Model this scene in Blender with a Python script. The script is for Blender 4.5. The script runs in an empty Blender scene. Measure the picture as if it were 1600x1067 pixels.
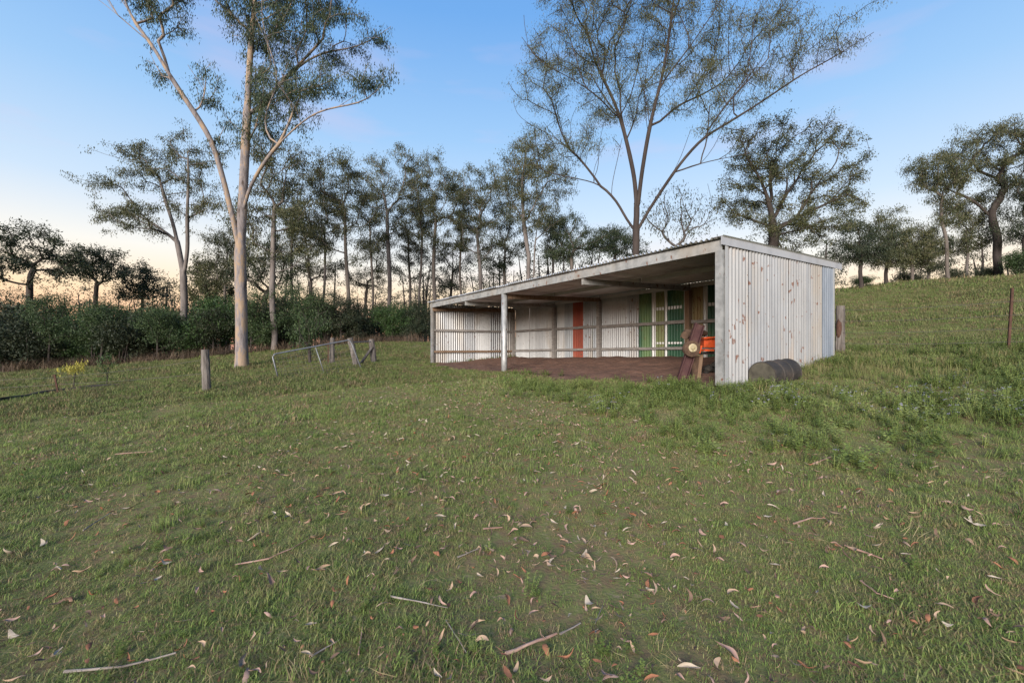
import bpy, math, random
import numpy as np
random.seed(7); rng = np.random.default_rng(7)
R = math.radians
scene = bpy.context.scene
C = scene.collection
# ------------------------------------------------------------------ camera
F = 690.0; Y0 = 541.6; CAMZ = 1.4
cd = bpy.data.cameras.new('camera'); cam = bpy.data.objects.new('camera', cd); C.objects.link(cam)
cam.location = (0, 0, CAMZ); cam.rotation_euler = (R(90), 0, 0)
cd.sensor_width = 36; cd.lens = F/1600*36; cd.shift_y = (Y0-533.5)/1600; cd.clip_end = 3000; cd.clip_start = .05
scene.camera = cam
# ------------------------------------------------------------------ sky, sun, exposure
SUN_EL, SUN_AZ = 17.0, 200.0        # azimuth clockwise from +Y (the way the camera looks)
w = bpy.data.worlds.new('World'); scene.world = w; w.use_nodes = True
nt = w.node_tree; bg = nt.nodes['Background']
sky = nt.nodes.new('ShaderNodeTexSky'); sky.sky_type = 'NISHITA'; sky.sun_disc = False
sky.sun_elevation = R(SUN_EL); sky.sun_rotation = R(SUN_AZ); sky.air_density = 1.0; sky.dust_density = 1.0; sky.ozone_density = 2.0
geo = nt.nodes.new('ShaderNodeTexCoord'); sep = nt.nodes.new('ShaderNodeSeparateXYZ')
nt.links.new(geo.outputs['Generated'], sep.inputs[0])
ramp = nt.nodes.new('ShaderNodeValToRGB'); cr = ramp.color_ramp     # dusk air by elevation
stops = [(0.0, (.90,.42,.30)), (.05, (1.18,.60,.32)), (.105, (1.15,.84,.52)), (.175, (1.0,.95,.86)), (.27, (.64,.79,.96)), (.42, (.36,.61,.94)), (.60, (.17,.42,.86)), (1.0, (.07,.24,.65))]
cr.elements[0].position = 0; cr.elements[0].color = (*stops[0][1], 1)
cr.elements[1].position = 1; cr.elements[1].color = (*stops[-1][1], 1)
for p, c in stops[1:-1]:
    e = cr.elements.new(p); e.color = (*c, 1)
nt.links.new(sep.outputs['Z'], ramp.inputs[0])
cn = nt.nodes.new('ShaderNodeTexNoise'); cn.inputs['Scale'].default_value = 2.2; cn.inputs['Detail'].default_value = 6
mp = nt.nodes.new('ShaderNodeMapping'); mp.inputs['Scale'].default_value = (1, 1, 4.5)
nt.links.new(geo.outputs['Generated'], mp.inputs[0]); nt.links.new(mp.outputs[0], cn.inputs['Vector'])
cm = nt.nodes.new('ShaderNodeMapRange'); cm.inputs[1].default_value = .56; cm.inputs[2].default_value = .82; cm.inputs[4].default_value = .55
nt.links.new(cn.outputs[0], cm.inputs[0])
mixc = nt.nodes.new('ShaderNodeMix'); mixc.data_type = 'RGBA'; mixc.inputs['B'].default_value = (.80, .62, .78, 1)
nt.links.new(cm.outputs[0], mixc.inputs['Factor']); nt.links.new(ramp.outputs[0], mixc.inputs['A'])
sc = nt.nodes.new('ShaderNodeMix'); sc.data_type = 'RGBA'; sc.blend_type = 'ADD'; sc.inputs['Factor'].default_value = 1
mul = nt.nodes.new('ShaderNodeMix'); mul.data_type = 'RGBA'; mul.blend_type = 'MULTIPLY'; mul.inputs['Factor'].default_value = 1
mul.inputs['B'].default_value = (.12, .12, .12, 1)
nt.links.new(sky.outputs[0], mul.inputs['A'])
m10 = nt.nodes.new('ShaderNodeMix'); m10.data_type = 'RGBA'; m10.blend_type = 'MULTIPLY'; m10.inputs['Factor'].default_value = 1
m10.inputs['B'].default_value = (5.3, 5.3, 5.3, 1)
nt.links.new(mixc.outputs['Result'], m10.inputs['A'])
nt.links.new(m10.outputs['Result'], sc.inputs['A']); nt.links.new(mul.outputs['Result'], sc.inputs['B'])
nt.links.new(sc.outputs['Result'], bg.inputs[0]); bg.inputs[1].default_value = 0.1
sd = bpy.data.lights.new('sun', 'SUN'); sd.energy = 4.6; sd.angle = R(30); sd.color = (1, .94, .87)
sun = bpy.data.objects.new('sun', sd); C.objects.link(sun)
az, el = R(SUN_AZ), R(SUN_EL)
from mathutils import Vector
sun.rotation_euler = Vector((math.sin(az)*math.cos(el), math.cos(az)*math.cos(el), math.sin(el))).to_track_quat('Z', 'Y').to_euler()
sun.location = (0, -20, 30)
vs = scene.view_settings; vs.view_transform = 'Standard'; vs.look = 'None'; vs.gamma = 1; vs.exposure = 0.85; vs.use_curve_mapping = False

# ------------------------------------------------------------------ materials
def mat(name, cols, scale=3.0, detail=5, rough=.85, metal=0, stretch=(1,1,1), bump=.0, bscale=40, coords='Object', rnd=None, transl=0, bdist=.02, rndattr=False, spec=.3):
    m = bpy.data.materials.new(name); m.use_nodes = True; n = m.node_tree; b = n.nodes['Principled BSDF']
    L = n.links.new
    b.inputs['Roughness'].default_value = rough; b.inputs['Metallic'].default_value = metal
    b.inputs['Specular IOR Level'].default_value = spec
    tc = n.nodes.new('ShaderNodeTexCoord')
    if coords == 'World':
        g = n.nodes.new('ShaderNodeNewGeometry'); src = g.outputs['Position']
    else: src = tc.outputs[coords]
    mp = n.nodes.new('ShaderNodeMapping'); mp.inputs['Scale'].default_value = stretch; L(src, mp.inputs[0])
    ns = n.nodes.new('ShaderNodeTexNoise'); ns.inputs['Scale'].default_value = scale; ns.inputs['Detail'].default_value = detail; ns.inputs['Roughness'].default_value = .65
    L(mp.outputs[0], ns.inputs['Vector'])
    fac = ns.outputs[0]
    if rndattr:
        a = n.nodes.new('ShaderNodeAttribute'); a.attribute_name = 'rnd'; fac = a.outputs['Fac']
    elif rnd:
        oi = n.nodes.new('ShaderNodeObjectInfo'); ma = n.nodes.new('ShaderNodeMath'); ma.operation = 'MULTIPLY_ADD'
        sb = n.nodes.new('ShaderNodeMath'); sb.operation = 'SUBTRACT'; sb.inputs[1].default_value = .5; L(oi.outputs['Random'], sb.inputs[0])
        L(sb.outputs[0], ma.inputs[0]); ma.inputs[1].default_value = rnd; L(fac, ma.inputs[2]); fac = ma.outputs[0]
    rp = n.nodes.new('ShaderNodeValToRGB'); e = rp.color_ramp.elements
    k = len(cols)
    for i, c in enumerate(cols):
        pos = c[3] if len(c) > 3 else (.28+.44*i/max(1,k-1))
        if i == 0: el_ = e[0]; el_.position = pos
        elif i == k-1: el_ = e[len(e)-1]; el_.position = pos
        else: el_ = e.new(pos)
        el_.color = (*c[:3], 1)
    L(fac, rp.inputs[0]); L(rp.outputs[0], b.inputs['Base Color'])
    if bump:
        nb = n.nodes.new('ShaderNodeTexNoise'); nb.inputs['Scale'].default_value = bscale; nb.inputs['Detail'].default_value = 6
        L(mp.outputs[0], nb.inputs['Vector'])
        bp = n.nodes.new('ShaderNodeBump'); bp.inputs['Strength'].default_value = bump; bp.inputs['Distance'].default_value = bdist
        L(nb.outputs[0], bp.inputs['Height']); L(bp.outputs[0], b.inputs['Normal'])
    if transl:
        tr = n.nodes.new('ShaderNodeBsdfTranslucent'); L(rp.outputs[0], tr.inputs[0])
        mx = n.nodes.new('ShaderNodeMixShader'); mx.inputs[0].default_value = transl
        L(b.outputs[0], mx.inputs[1]); L(tr.outputs[0], mx.inputs[2]); L(mx.outputs[0], n.nodes['Material Output'].inputs[0])
    m['ramp'] = rp.name
    return m
def rust_mat(name, cols, rust=(.10,.034,.014), amount=.62, scale=1.6, metal=.35, rough=.5, stretch=(1,1,.22), stain=(.26,.215,.165), rnd=.25):
    """galvanised or painted sheet: noise tone + long stains + rust spots"""
    m = mat(name, cols, scale=scale, stretch=stretch, rough=rough, metal=metal, rnd=rnd, detail=6, coords='World')
    n = m.node_tree; L = n.links.new; b = n.nodes['Principled BSDF']; rp = n.nodes[m['ramp']]
    g = n.nodes.new('ShaderNodeNewGeometry')
    def layer(prev, col, sc, st, lo, hi, amt):
        mp = n.nodes.new('ShaderNodeMapping'); mp.inputs['Scale'].default_value = st; mp.inputs['Location'].default_value = (sc*.37, 1.3, sc); L(g.outputs['Position'], mp.inputs[0])
        ns = n.nodes.new('ShaderNodeTexNoise'); ns.inputs['Scale'].default_value = sc; ns.inputs['Detail'].default_value = 5; L(mp.outputs[0], ns.inputs['Vector'])
        mr = n.nodes.new('ShaderNodeMapRange'); mr.inputs[1].default_value = lo; mr.inputs[2].default_value = hi; mr.inputs[4].default_value = amt; L(ns.outputs[0], mr.inputs[0])
        mx = n.nodes.new('ShaderNodeMix'); mx.data_type = 'RGBA'; mx.inputs['B'].default_value = (*col, 1)
        L(mr.outputs[0], mx.inputs['Factor']); L(prev, mx.inputs['A']); return mx.outputs['Result'], mr.outputs[0]
    c, _ = layer(rp.outputs[0], stain, 1.1, (1,1,.35), amount-.06, amount+.10, .6)
    c, f = layer(c, rust, 11.0, (1,1,.55), amount+.085, amount+.12, .85)
    L(c, b.inputs['Base Color'])
    inv = n.nodes.new('ShaderNodeMath'); inv.operation = 'MULTIPLY_ADD'; inv.inputs[1].default_value = -metal; inv.inputs[2].default_value = metal
    L(f, inv.inputs[0]); L(inv.outputs[0], b.inputs['Metallic'])
    return m
M = {}
M['ground'] = mat('soil_and_turf', [(.13,.085,.052),(.16,.12,.065),(.13,.14,.05),(.23,.17,.11)], scale=13, detail=9, coords='World', bump=.35, bscale=45, bdist=.02, rough=1, spec=0)
M['dirt'] = mat('red_dirt', [(.07,.036,.025),(.12,.062,.042),(.16,.088,.06)], scale=2.5, detail=9, coords='World', bump=.9, bscale=9, bdist=.06, rough=.97)
M['galv_wall'] = rust_mat('galvanised_wall', [(.165,.168,.175),(.225,.228,.235),(.28,.283,.288)], amount=.555)
M['galv_stained'] = rust_mat('galvanised_rust_stained', [(.19,.188,.188),(.25,.248,.248),(.30,.298,.298)], amount=.535, stain=(.34,.23,.14))
M['galv_light'] = rust_mat('galvanised_pale', [(.27,.268,.268),(.33,.33,.33),(.39,.388,.385)], amount=.59, metal=.25)
M['galv_grey'] = rust_mat('galvanised_dull', [(.17,.175,.185),(.23,.24,.25),(.29,.30,.31)], amount=.66)
M['galv_blue'] = rust_mat('zinc_blue_grey', [(.12,.14,.165),(.16,.18,.21),(.21,.23,.26)], amount=.68, scale=4)
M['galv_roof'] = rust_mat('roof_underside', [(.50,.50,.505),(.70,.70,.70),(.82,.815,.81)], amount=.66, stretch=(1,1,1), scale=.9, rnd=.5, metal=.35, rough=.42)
M['red'] = rust_mat('red_painted_sheet', [(.14,.026,.012),(.20,.036,.017),(.25,.055,.026)], amount=.56, metal=0, rough=.6)
M['green'] = rust_mat('green_painted_sheet', [(.008,.04,.019),(.012,.058,.027),(.022,.08,.038)], amount=.57, metal=0, rough=.55, stain=(.14,.20,.07))
M['green_worn'] = rust_mat('worn_green_sheet', [(.035,.09,.03),(.085,.13,.045),(.16,.165,.07)], amount=.58, metal=0, rough=.6, stain=(.30,.26,.10))
M['yellow_rust'] = rust_mat('yellow_rusty_sheet', [(.15,.14,.065),(.20,.16,.075),(.18,.10,.045)], amount=.52, metal=0, rough=.7)
M['strip'] = rust_mat('bare_zinc_strip', [(.30,.295,.28),(.39,.38,.365),(.44,.43,.42)], amount=.66)
M['steel_beam'] = rust_mat('galvanised_beam', [(.15,.15,.148),(.24,.24,.235),(.34,.335,.325)], amount=.555, scale=5, stretch=(1,1,1))
M['timber'] = mat('weathered_timber', [(.045,.036,.03),(.10,.085,.074),(.17,.15,.133)], scale=3, stretch=(6,6,.6), bump=.5, bscale=14, rough=.9)
M['timber_grey'] = mat('grey_rail_timber', [(.12,.105,.095),(.20,.18,.165),(.28,.26,.24)], scale=5, stretch=(1,1,5), bump=.4, bscale=20, coords='World', rough=.9)
M['timber_brown'] = mat('brown_post_timber', [(.09,.052,.03),(.15,.095,.06),(.20,.145,.10)], scale=3, stretch=(5,5,.5), bump=.5, bscale=14, coords='World', rough=.9)
M['flash'] = rust_mat('capping_steel', [(.30,.30,.315),(.36,.36,.375),(.41,.41,.425)], amount=.68)
M['drum'] = mat('dark_rusty_drum', [(.014,.012,.011),(.028,.024,.021),(.06,.045,.035)], scale=4, detail=8, bump=.3, bscale=30, rough=.75)
M['drum_lid'] = mat('drum_end', [(.035,.031,.023),(.065,.058,.043),(.095,.083,.062)], scale=5, rough=.8)
M['maroon'] = mat('maroon_paint', [(.028,.009,.009),(.042,.014,.014),(.06,.03,.022)], scale=6, detail=8, bump=.3, rough=.7)
M['rust'] = mat('brown_rust', [(.03,.017,.011),(.055,.032,.02),(.10,.06,.038)], scale=9, detail=8, bump=.5, rough=.9)
M['brass'] = mat('worn_hub', [(.30,.24,.13),(.45,.38,.24),(.55,.50,.38)], scale=9, rough=.45, metal=.6)
M['orange'] = mat('orange_enamel', [(.20,.05,.015),(.46,.06,.012),(.52,.075,.015)], scale=7, detail=6, rough=.5)
M['dark'] = mat('dark_scrap', [(.012,.011,.01),(.03,.026,.022),(.06,.05,.04)], scale=9, rough=.9, bump=.5)
M['pipe'] = mat('galvanised_pipe', [(.12,.125,.135),(.19,.195,.205),(.26,.265,.275)], scale=9, rough=.6, metal=.5)
M['wire'] = mat('fence_wire', [(.10,.09,.08),(.16,.14,.12)], rough=.6, metal=.5)
M['picket'] = mat('rusty_picket', [(.035,.018,.012),(.06,.03,.02),(.09,.045,.03)], scale=9, rough=.9)
def bark(name, cols, sc=1.6, st=(1,1,.28), **k): return mat(name, cols, scale=sc, stretch=st, bump=.5, bscale=7, bdist=.04, coords='Object', rough=.9, detail=7, **k)
M['bark_gum'] = bark('smooth_gum_bark', [(.05,.036,.03,.34),(.13,.11,.105,.41),(.18,.155,.15,.50),(.23,.165,.115,.53),(.27,.195,.135,.70)], sc=4.2)
M['bark_pale'] = bark('pale_gum_bark', [(.06,.05,.044),(.115,.097,.088),(.175,.15,.135)], sc=2.5)
M['bark_mid'] = bark('grey_brown_bark', [(.05,.04,.034),(.09,.074,.063),(.14,.117,.10)])
M['bark_dark'] = bark('dark_rough_bark', [(.018,.014,.012),(.034,.026,.022),(.06,.048,.04)])
M['bark_iron'] = bark('brown_box_bark', [(.018,.013,.011),(.033,.024,.02),(.055,.042,.035)])
M['leaf_gum'] = mat('gum_leaf', [(.018,.03,.015,0),(.038,.055,.024,.5),(.075,.085,.037,1)], rndattr=True, transl=.22, rough=.6)
M['leaf_olive'] = mat('olive_leaf', [(.024,.031,.013,0),(.054,.060,.023,.5),(.11,.095,.040,1)], rndattr=True, transl=.2, rough=.6)
M['leaf_dark'] = mat('dark_leaf', [(.010,.017,.008,0),(.022,.032,.014,.5),(.05,.05,.023,1)], rndattr=True, transl=.18, rough=.6)
M['leaf_shrub'] = mat('shrub_leaf', [(.016,.030,.011,0),(.038,.064,.022,.5),(.075,.105,.036,1)], rndattr=True, transl=.25, rough=.6)
M['leaf_bright'] = mat('bright_leaf', [(.02,.042,.012,0),(.04,.075,.02,.5),(.07,.115,.033,1)], rndattr=True, transl=.3, rough=.6)
M['leaf_yellow'] = mat('yellow_leaf', [(.20,.18,.03,0),(.34,.30,.05,.5),(.42,.38,.10,1)], rndattr=True, transl=.3, rough=.6)

# ------------------------------------------------------------------ helpers
def mesh_np(name, V, faces_flat, sizes, smooth=False):
    me = bpy.data.meshes.new(name); V = np.asarray(V, np.float32)
    me.vertices.add(len(V)); me.vertices.foreach_set('co', V.ravel())
    me.loops.add(len(faces_flat)); me.loops.foreach_set('vertex_index', np.asarray(faces_flat, np.int32))
    sizes = np.asarray(sizes, np.int32); me.polygons.add(len(sizes))
    me.polygons.foreach_set('loop_start', np.concatenate([[0], np.cumsum(sizes)[:-1]]).astype(np.int32))
    if smooth: me.polygons.foreach_set('use_smooth', np.ones(len(sizes), bool))
    me.update(calc_edges=True); return me
def face_attr(me, vals):
    a = me.attributes.new('rnd', 'FLOAT', 'FACE'); a.data.foreach_set('value', np.asarray(vals, np.float32))
def ob(name, me, m, parent=None):
    if m is not None and not me.materials: me.materials.append(m)
    o = bpy.data.objects.new(name, me); C.objects.link(o)
    if parent is not None:
        o.parent = parent; o.matrix_parent_inverse = Mx_inv(parent)
    return o
from mathutils import Matrix
def Mx_inv(p):
    return (Matrix.Translation(p.location) @ p.rotation_euler.to_matrix().to_4x4()).inverted()
def tag(o, label, cat, group=None):
    o['label'] = label; o['category'] = cat
    if group: o['group'] = group
    return o
def thing(name, label, cat, loc, group=None):
    o = bpy.data.objects.new(name, None); C.objects.link(o); o.location = loc; o.empty_display_size = .2
    return tag(o, label, cat, group)
class MB:
    def __init__(s): s.v = []; s.f = []
    def add(s, v, f):
        k = len(s.v); s.v += [tuple(p) for p in v]; s.f += [tuple(i+k for i in q) for q in f]; return s
    def beam(s, a, b, w_, h_, up=(0,0,1), jit=0):
        a = Vector(a); b = Vector(b); d = (b-a).normalized(); up = Vector(up)
        sd_ = d.cross(up).normalized(); u2 = sd_.cross(d).normalized(); n = max(1, int((b-a).length/.5)) if jit else 1
        v = []; f = []
        for i in range(n+1):
            c = a.lerp(b, i/n)
            for sx, sy in ((-1,-1),(1,-1),(1,1),(-1,1)):
                j = Vector((random.uniform(-jit,jit), random.uniform(-jit,jit), random.uniform(-jit,jit))) if jit else Vector()
                v.append(c+sd_*sx*w_/2+u2*sy*h_/2+j)
        for i in range(n):
            for q in range(4): f.append((i*4+q, i*4+(q+1)%4, i*4+4+(q+1)%4, i*4+4+q))
        f.append((3,2,1,0)); f.append(tuple(n*4+q for q in range(4)))
        return s.add(v, f)
    def tube(s, pts, rads, n=10, cap=True, jit=0):
        pts = [Vector(p) for p in pts]; v = []; f = []
        if not hasattr(rads, '__len__'): rads = [rads]*len(pts)
        for i, p in enumerate(pts):
            d = (pts[min(i+1,len(pts)-1)]-pts[max(i-1,0)]).normalized()
            ref = Vector((0,0,1)) if abs(d.z) < .9 else Vector((0,1,0))
            a = d.cross(ref).normalized(); b = a.cross(d).normalized()
            for k in range(n):
                t = 2*math.pi*k/n; r = rads[i]*(1+random.uniform(-jit,jit))
                v.append(p+a*math.cos(t)*r+b*math.sin(t)*r)
        for i in range(len(pts)-1):
            for k in range(n): f.append((i*n+k, i*n+(k+1)%n, i*n+n+(k+1)%n, i*n+n+k))
        if cap: f.append(tuple(range(n))[::-1]); f.append(tuple((len(pts)-1)*n+k for k in range(n)))
        return s.add(v, f)
    def build(s, name, m, parent=None, smooth=False):
        me = bpy.data.meshes.new(name); me.from_pydata([tuple(p) for p in s.v], [], s.f); me.update()
        if smooth: me.polygons.foreach_set('use_smooth', [True]*len(me.polygons))
        return ob(name, me, m, parent)
def PX(px, py, d):           # a point seen at (px,py), d metres away
    return np.array([(px-800)/F*d, d, CAMZ-(py-Y0)/F*d])

# ------------------------------------------------------------------ shed frame (fitted)
TH = 1.0055; P0 = np.array([-3.62, 20.0]); SL = [0, 3.37, 6.20, 10.16, 14.0]; LEN = 14.0; DEP = 4.43
HF = CAMZ+1.98; HB = CAMZ+1.93
ux = np.array([math.cos(TH), -math.sin(TH)]); vx = np.array([math.sin(TH), math.cos(TH)])
def SXY(u, v): return P0+ux*u+vx*v
def S(u, v, z): p = SXY(u, v); return (p[0], p[1], z)
def shed_uv(x, y):
    dx = x-P0[0]; dy = y-P0[1]; return dx*ux[0]+dy*ux[1], dx*vx[0]+dy*vx[1]
def roofz(v): return HF+(HB+.05-HF)*v/DEP
# ------------------------------------------------------------------ terrain
ctrl = []
def cp(px, py, d): ctrl.append(PX(px, py, d))
def cw(x, y, z): ctrl.append(np.array([x, y, z]))
for x, y, z in [(0,0,0),(-2,1.5,-.02),(2,1.5,.05),(0,3,.05),(-5,2,-.1),(5,2,.25),(0,-6,-.3),(-10,-4,-.4),(10,-4,.4),(-5,6,.02),(0,6,.28)]: cw(x,y,z)
for a in [(672,571,20),(788,580,14.8),(1000,594,10),(1127,598,8.3),(1300,553,10.75),(938,557,17.2),(806,557,22.4),(1076,558,13.9),
          (378,577,20),(322,612,11.5),(90,612,12.5),(430,592,14),(565,578,16),(519,571,19),(585,560,18),(1312,553,11.2),(1578,552,9.1),
          (1600,700,4.5),(1400,640,6.3),(1250,605,8),(0,628,12),(0,583,27),(200,570,29),(350,556,31),(600,537,33),(660,536,28),
          (1600,440,40),(1480,442,40),(1400,443,39),(1310,459,38),(1450,500,18),(1590,490,15.5)]: cp(*a)
for x, y, z in [(-60,60,-1.5),(-25,60,0),(0,60,2.2),(25,60,7),(60,60,8.6),(-120,120,-2),(0,120,2.5),(120,120,9),(-60,10,-3.2),(60,10,8.5),(-60,-40,-4),(60,-40,5),(0,-60,-2),
                (-250,250,-3),(0,250,1.5),(250,250,8),(-250,0,-6),(250,0,10),(-250,-100,-6),(250,-100,8),(0,-200,-4),(6,30,2.0),(14,30,4.0),(-6,40,.9)]: cw(x,y,z)
ctrl = np.array(ctrl); CX = ctrl[:, :2]
def warp(p): r = np.linalg.norm(p, axis=-1, keepdims=True); return p/(1+r/60.0)      # squash far field
def phi(a, b): r = np.linalg.norm(a[:, None]-b[None], axis=2); return r**2*np.log(r+1e-9)
WC = warp(CX); K = phi(WC, WC)+np.eye(len(WC))*2.0; Pm = np.c_[np.ones(len(WC)), WC]
A = np.block([[K, Pm], [Pm.T, np.zeros((3,3))]]); sol = np.linalg.solve(A, np.r_[ctrl[:,2], np.zeros(3)])
def hz(x, y):
    x = np.atleast_1d(np.asarray(x, float)); y = np.atleast_1d(np.asarray(y, float)); out = np.empty(len(x))
    for i in range(0, len(x), 20000):
        q = warp(np.c_[x[i:i+20000], y[i:i+20000]])
        out[i:i+20000] = phi(q, WC)@sol[:len(WC)]+np.c_[np.ones(len(q)), q]@sol[len(WC):]
    d = np.hypot(x, y)
    return out+.018*np.sin(x*2.1+1)*np.sin(y*1.7)+.012*np.sin(x*5.3)*np.sin(y*4.7+2)
def gz(x, y): return float(hz(x, y)[0])
def axis(lo, hi, fine, step, far):
    a = list(np.arange(lo, hi+1e-6, fine)); s_ = fine; p = hi
    while p < far: s_ *= step; p += s_; a.append(p)
    p = lo; s_ = fine; b = []
    while p > -far*.9: s_ *= step; p -= s_; b.append(p)
    return np.array(b[::-1]+a)
gx = axis(-16, 16, .16, 1.07, 600); gy = axis(-2, 24, .16, 1.07, 600)
GX, GY = np.meshgrid(gx, gy); gzv = hz(GX.ravel(), GY.ravel())
nx, ny = len(gx), len(gy); idx = np.arange(nx*ny).reshape(ny, nx)
q = np.stack([idx[:-1,:-1], idx[:-1,1:], idx[1:,1:], idx[1:,:-1]], -1).reshape(-1)
ground = ob('ground', mesh_np('ground', np.c_[GX.ravel(), GY.ravel(), gzv], q, [4]*(len(q)//4), True), M['ground']); ground['kind'] = 'structure'
# bare dirt inside the shed
us = np.arange(-.25, LEN+.05, .14); vs_ = np.arange(-1.15, DEP-.02, .12)
U, Vv = np.meshgrid(us, vs_); pts = P0[None]+U.ravel()[:,None]*ux+Vv.ravel()[:,None]*vx
edge = -.55+.35*np.sin(us*1.1+.5)+.18*np.sin(us*2.9)+.1*np.sin(us*6.1)
lim = np.tile(edge, len(vs_)); vv = Vv.ravel(); uu = U.ravel()
below = np.clip((lim-vv)/.3, 0, 1)
zz = hz(pts[:,0], pts[:,1])+.012+.03*np.sin(uu*3.1+vv*2)*np.sin(vv*4.3)+.025*np.sin(uu*7+1)*np.sin(vv*9+uu)-.10*below
zz = np.maximum(zz, hz(pts[:,0], pts[:,1])+.008-.2*below)
idx = np.arange(len(us)*len(vs_)).reshape(len(vs_), len(us))
q = np.stack([idx[:-1,:-1], idx[:-1,1:], idx[1:,1:], idx[1:,:-1]], -1).reshape(-1)
dirt = ob('dirt_floor', mesh_np('dirt_floor', np.c_[pts, zz], q, [4]*(len(q)//4), True), M['dirt']); dirt['kind'] = 'structure'

# ------------------------------------------------------------------ shed
shed = thing('open_front_shed', 'long open-fronted corrugated iron farm shed with low skillion roof', 'shed', S(0,0,gz(*SXY(0,0))))
PITCH = .112; AMP = .021
def sheet(a, b, zb, zt, m, nrm, name='wall_sheet', label=None, off=0.0):
    """vertical corrugated sheet from plan point a to b; zb / zt are functions of fraction along the wall"""
    a = np.array(a); b = np.array(b); Lw = np.linalg.norm(b-a); n = max(6, int(round(Lw/PITCH*6))); t = np.linspace(0, 1, n+1)
    p = a+(b-a)*t[:,None]+np.array(nrm)*(off+AMP*np.cos(t*Lw/PITCH*2*math.pi))[:,None]
    rows = []
    zb_ = np.array([zb(x) for x in t]); zt_ = np.array([zt(x) for x in t])
    for k in (0, .5, 1): rows.append(np.c_[p, zb_+(zt_-zb_)*k])
    V = np.concatenate(rows); i = np.arange(3*(n+1)).reshape(3, n+1)
    q = np.stack([i[:-1,:-1], i[:-1,1:], i[1:,1:], i[1:,:-1]], -1).reshape(-1)
    o = ob(name, mesh_np(name, V, q, [4]*(len(q)//4), True), M[m], shed)
    if label: o['label'] = label
    return o
def wall_run(p_of, runs, ztop, nrm):
    """runs: (s0, s1, material, label); p_of(s) plan point"""
    for k, (s0, s1, m, lab) in enumerate(runs):
        a, b = p_of(s0), p_of(s1)
        zb = lambda t, a=a, b=b: gz(*(a+(b-a)*t))-.04
        sheet(a, b, zb, lambda t, s0=s0, s1=s1: ztop(s0+(s1-s0)*t), m, nrm, label=lab, off=.004*(k%2))
# right wall (u = LEN)
runs = []; v = 0.0; k = 0
while v < DEP-.78: runs.append((v, v+.765, 'galv_stained' if k in (0, 3) else 'galv_wall', 'rust-stained sheet' if k in (0, 3) else None)); v += .762; k += 1
runs.append((v, DEP, 'galv_blue', 'newer blue-grey sheet at the back end'))
wall_run(lambda s: SXY(LEN+.05, s), runs, lambda s: roofz(s)-.03, ux)
# left wall
runs = [(v, min(v+.765, DEP), 'galv_light' if i%2 else 'galv_wall', None) for i, v in enumerate(np.arange(0, DEP-.1, .762))]
wall_run(lambda s: SXY(-.05, s), runs, lambda s: roofz(s)-.03, -ux)
# back wall, patchwork of old sheets: px edges in the back plane turned into distances along it
def back_u(px):
    k = (px-800)/F; P = P0+vx*DEP      # (P.x+ux.x*u) = k (P.y+ux.y*u)
    return (k*P[1]-P[0])/(ux[0]-k*ux[1])
edges = [(806,'galv_light'),(826,'galv_light'),(847,'galv_light'),(868,'galv_light'),(880,'galv_grey'),(893,'red'),(909,'galv_wall'),(924,'galv_grey'),(938,'galv_light'),(957,'galv_light'),(977,'galv_wall'),
         (996,'green'),(1016,'strip'),(1022,'green_worn'),(1036,'strip'),(1040,'green'),(1066,'strip'),(1072,'yellow_rust'),(1096,'strip'),(1103,'green')]
us_ = [max(0, back_u(e[0])) for e in edges]+[12.9]
labs = {'red':'red painted sheet', 'green':'dark green painted sheet', 'green_worn':'worn yellowish green sheet', 'yellow_rust':'yellow sheet streaked with rust', 'strip':'narrow unpainted strip'}
us_[0] = 0
runs = [(us_[i], us_[i+1]+.03, edges[i][1], labs.get(edges[i][1])) for i in range(len(edges))]+[(12.9, 13.5, 'green', labs['green']), (13.5, LEN, 'galv_wall', None)]
wall_run(lambda s: SXY(s, DEP+.05), runs, lambda s: HB+.055, vx)
# unpainted bands left where battens once crossed the green sheets (shallow painted-over strips of zinc)
for (pa, pb) in ((1023,1036),(1041,1065),(1104,1124)):
    for zc, hh in ((CAMZ+1.27, .10), (CAMZ+.12, .06)):
        a, b = SXY(back_u(pa), DEP+.05), SXY(back_u(pb), DEP+.05)
        sheet(a, b, lambda t: zc-hh/2, lambda t: zc+hh/2, 'strip', vx, name='bare_band', off=-.008)
# posts
def post(u, v, z1, w_, d_, m, label=None, name='post'):
    x, y = SXY(u, v); mb = MB(); mb.beam((x,y,gz(x,y)-.15), (x,y,z1), d_, w_, up=(vx[0],vx[1],0))
    o = mb.build(name, M[m], shed)
    if label: o['label'] = label
    return o
post(LEN-.02, .0, HF-.2, .10, .15, 'steel_beam', 'flat galvanised corner post'); post(0, 0, HF-.2, .10, .12, 'steel_beam')
x, y = SXY(SL[2], .05); mb = MB(); mb.tube([(x,y,gz(x,y)-.2), (x,y,1.0), (x,y,HF-.2)], .10, 16); o = mb.build('post', M['steel_beam'], shed, True); o['label'] = 'round galvanised pipe post under the front beam'
for i, u in enumerate(SL[:4]):
    post(u+(.03 if i == 0 else 0), DEP-.09, HB-.19, .15, .15, 'timber_brown' if i == 3 else 'timber_grey')
post(LEN-.1, DEP-.09, HB-.19, .12, .12, 'timber_grey')
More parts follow.
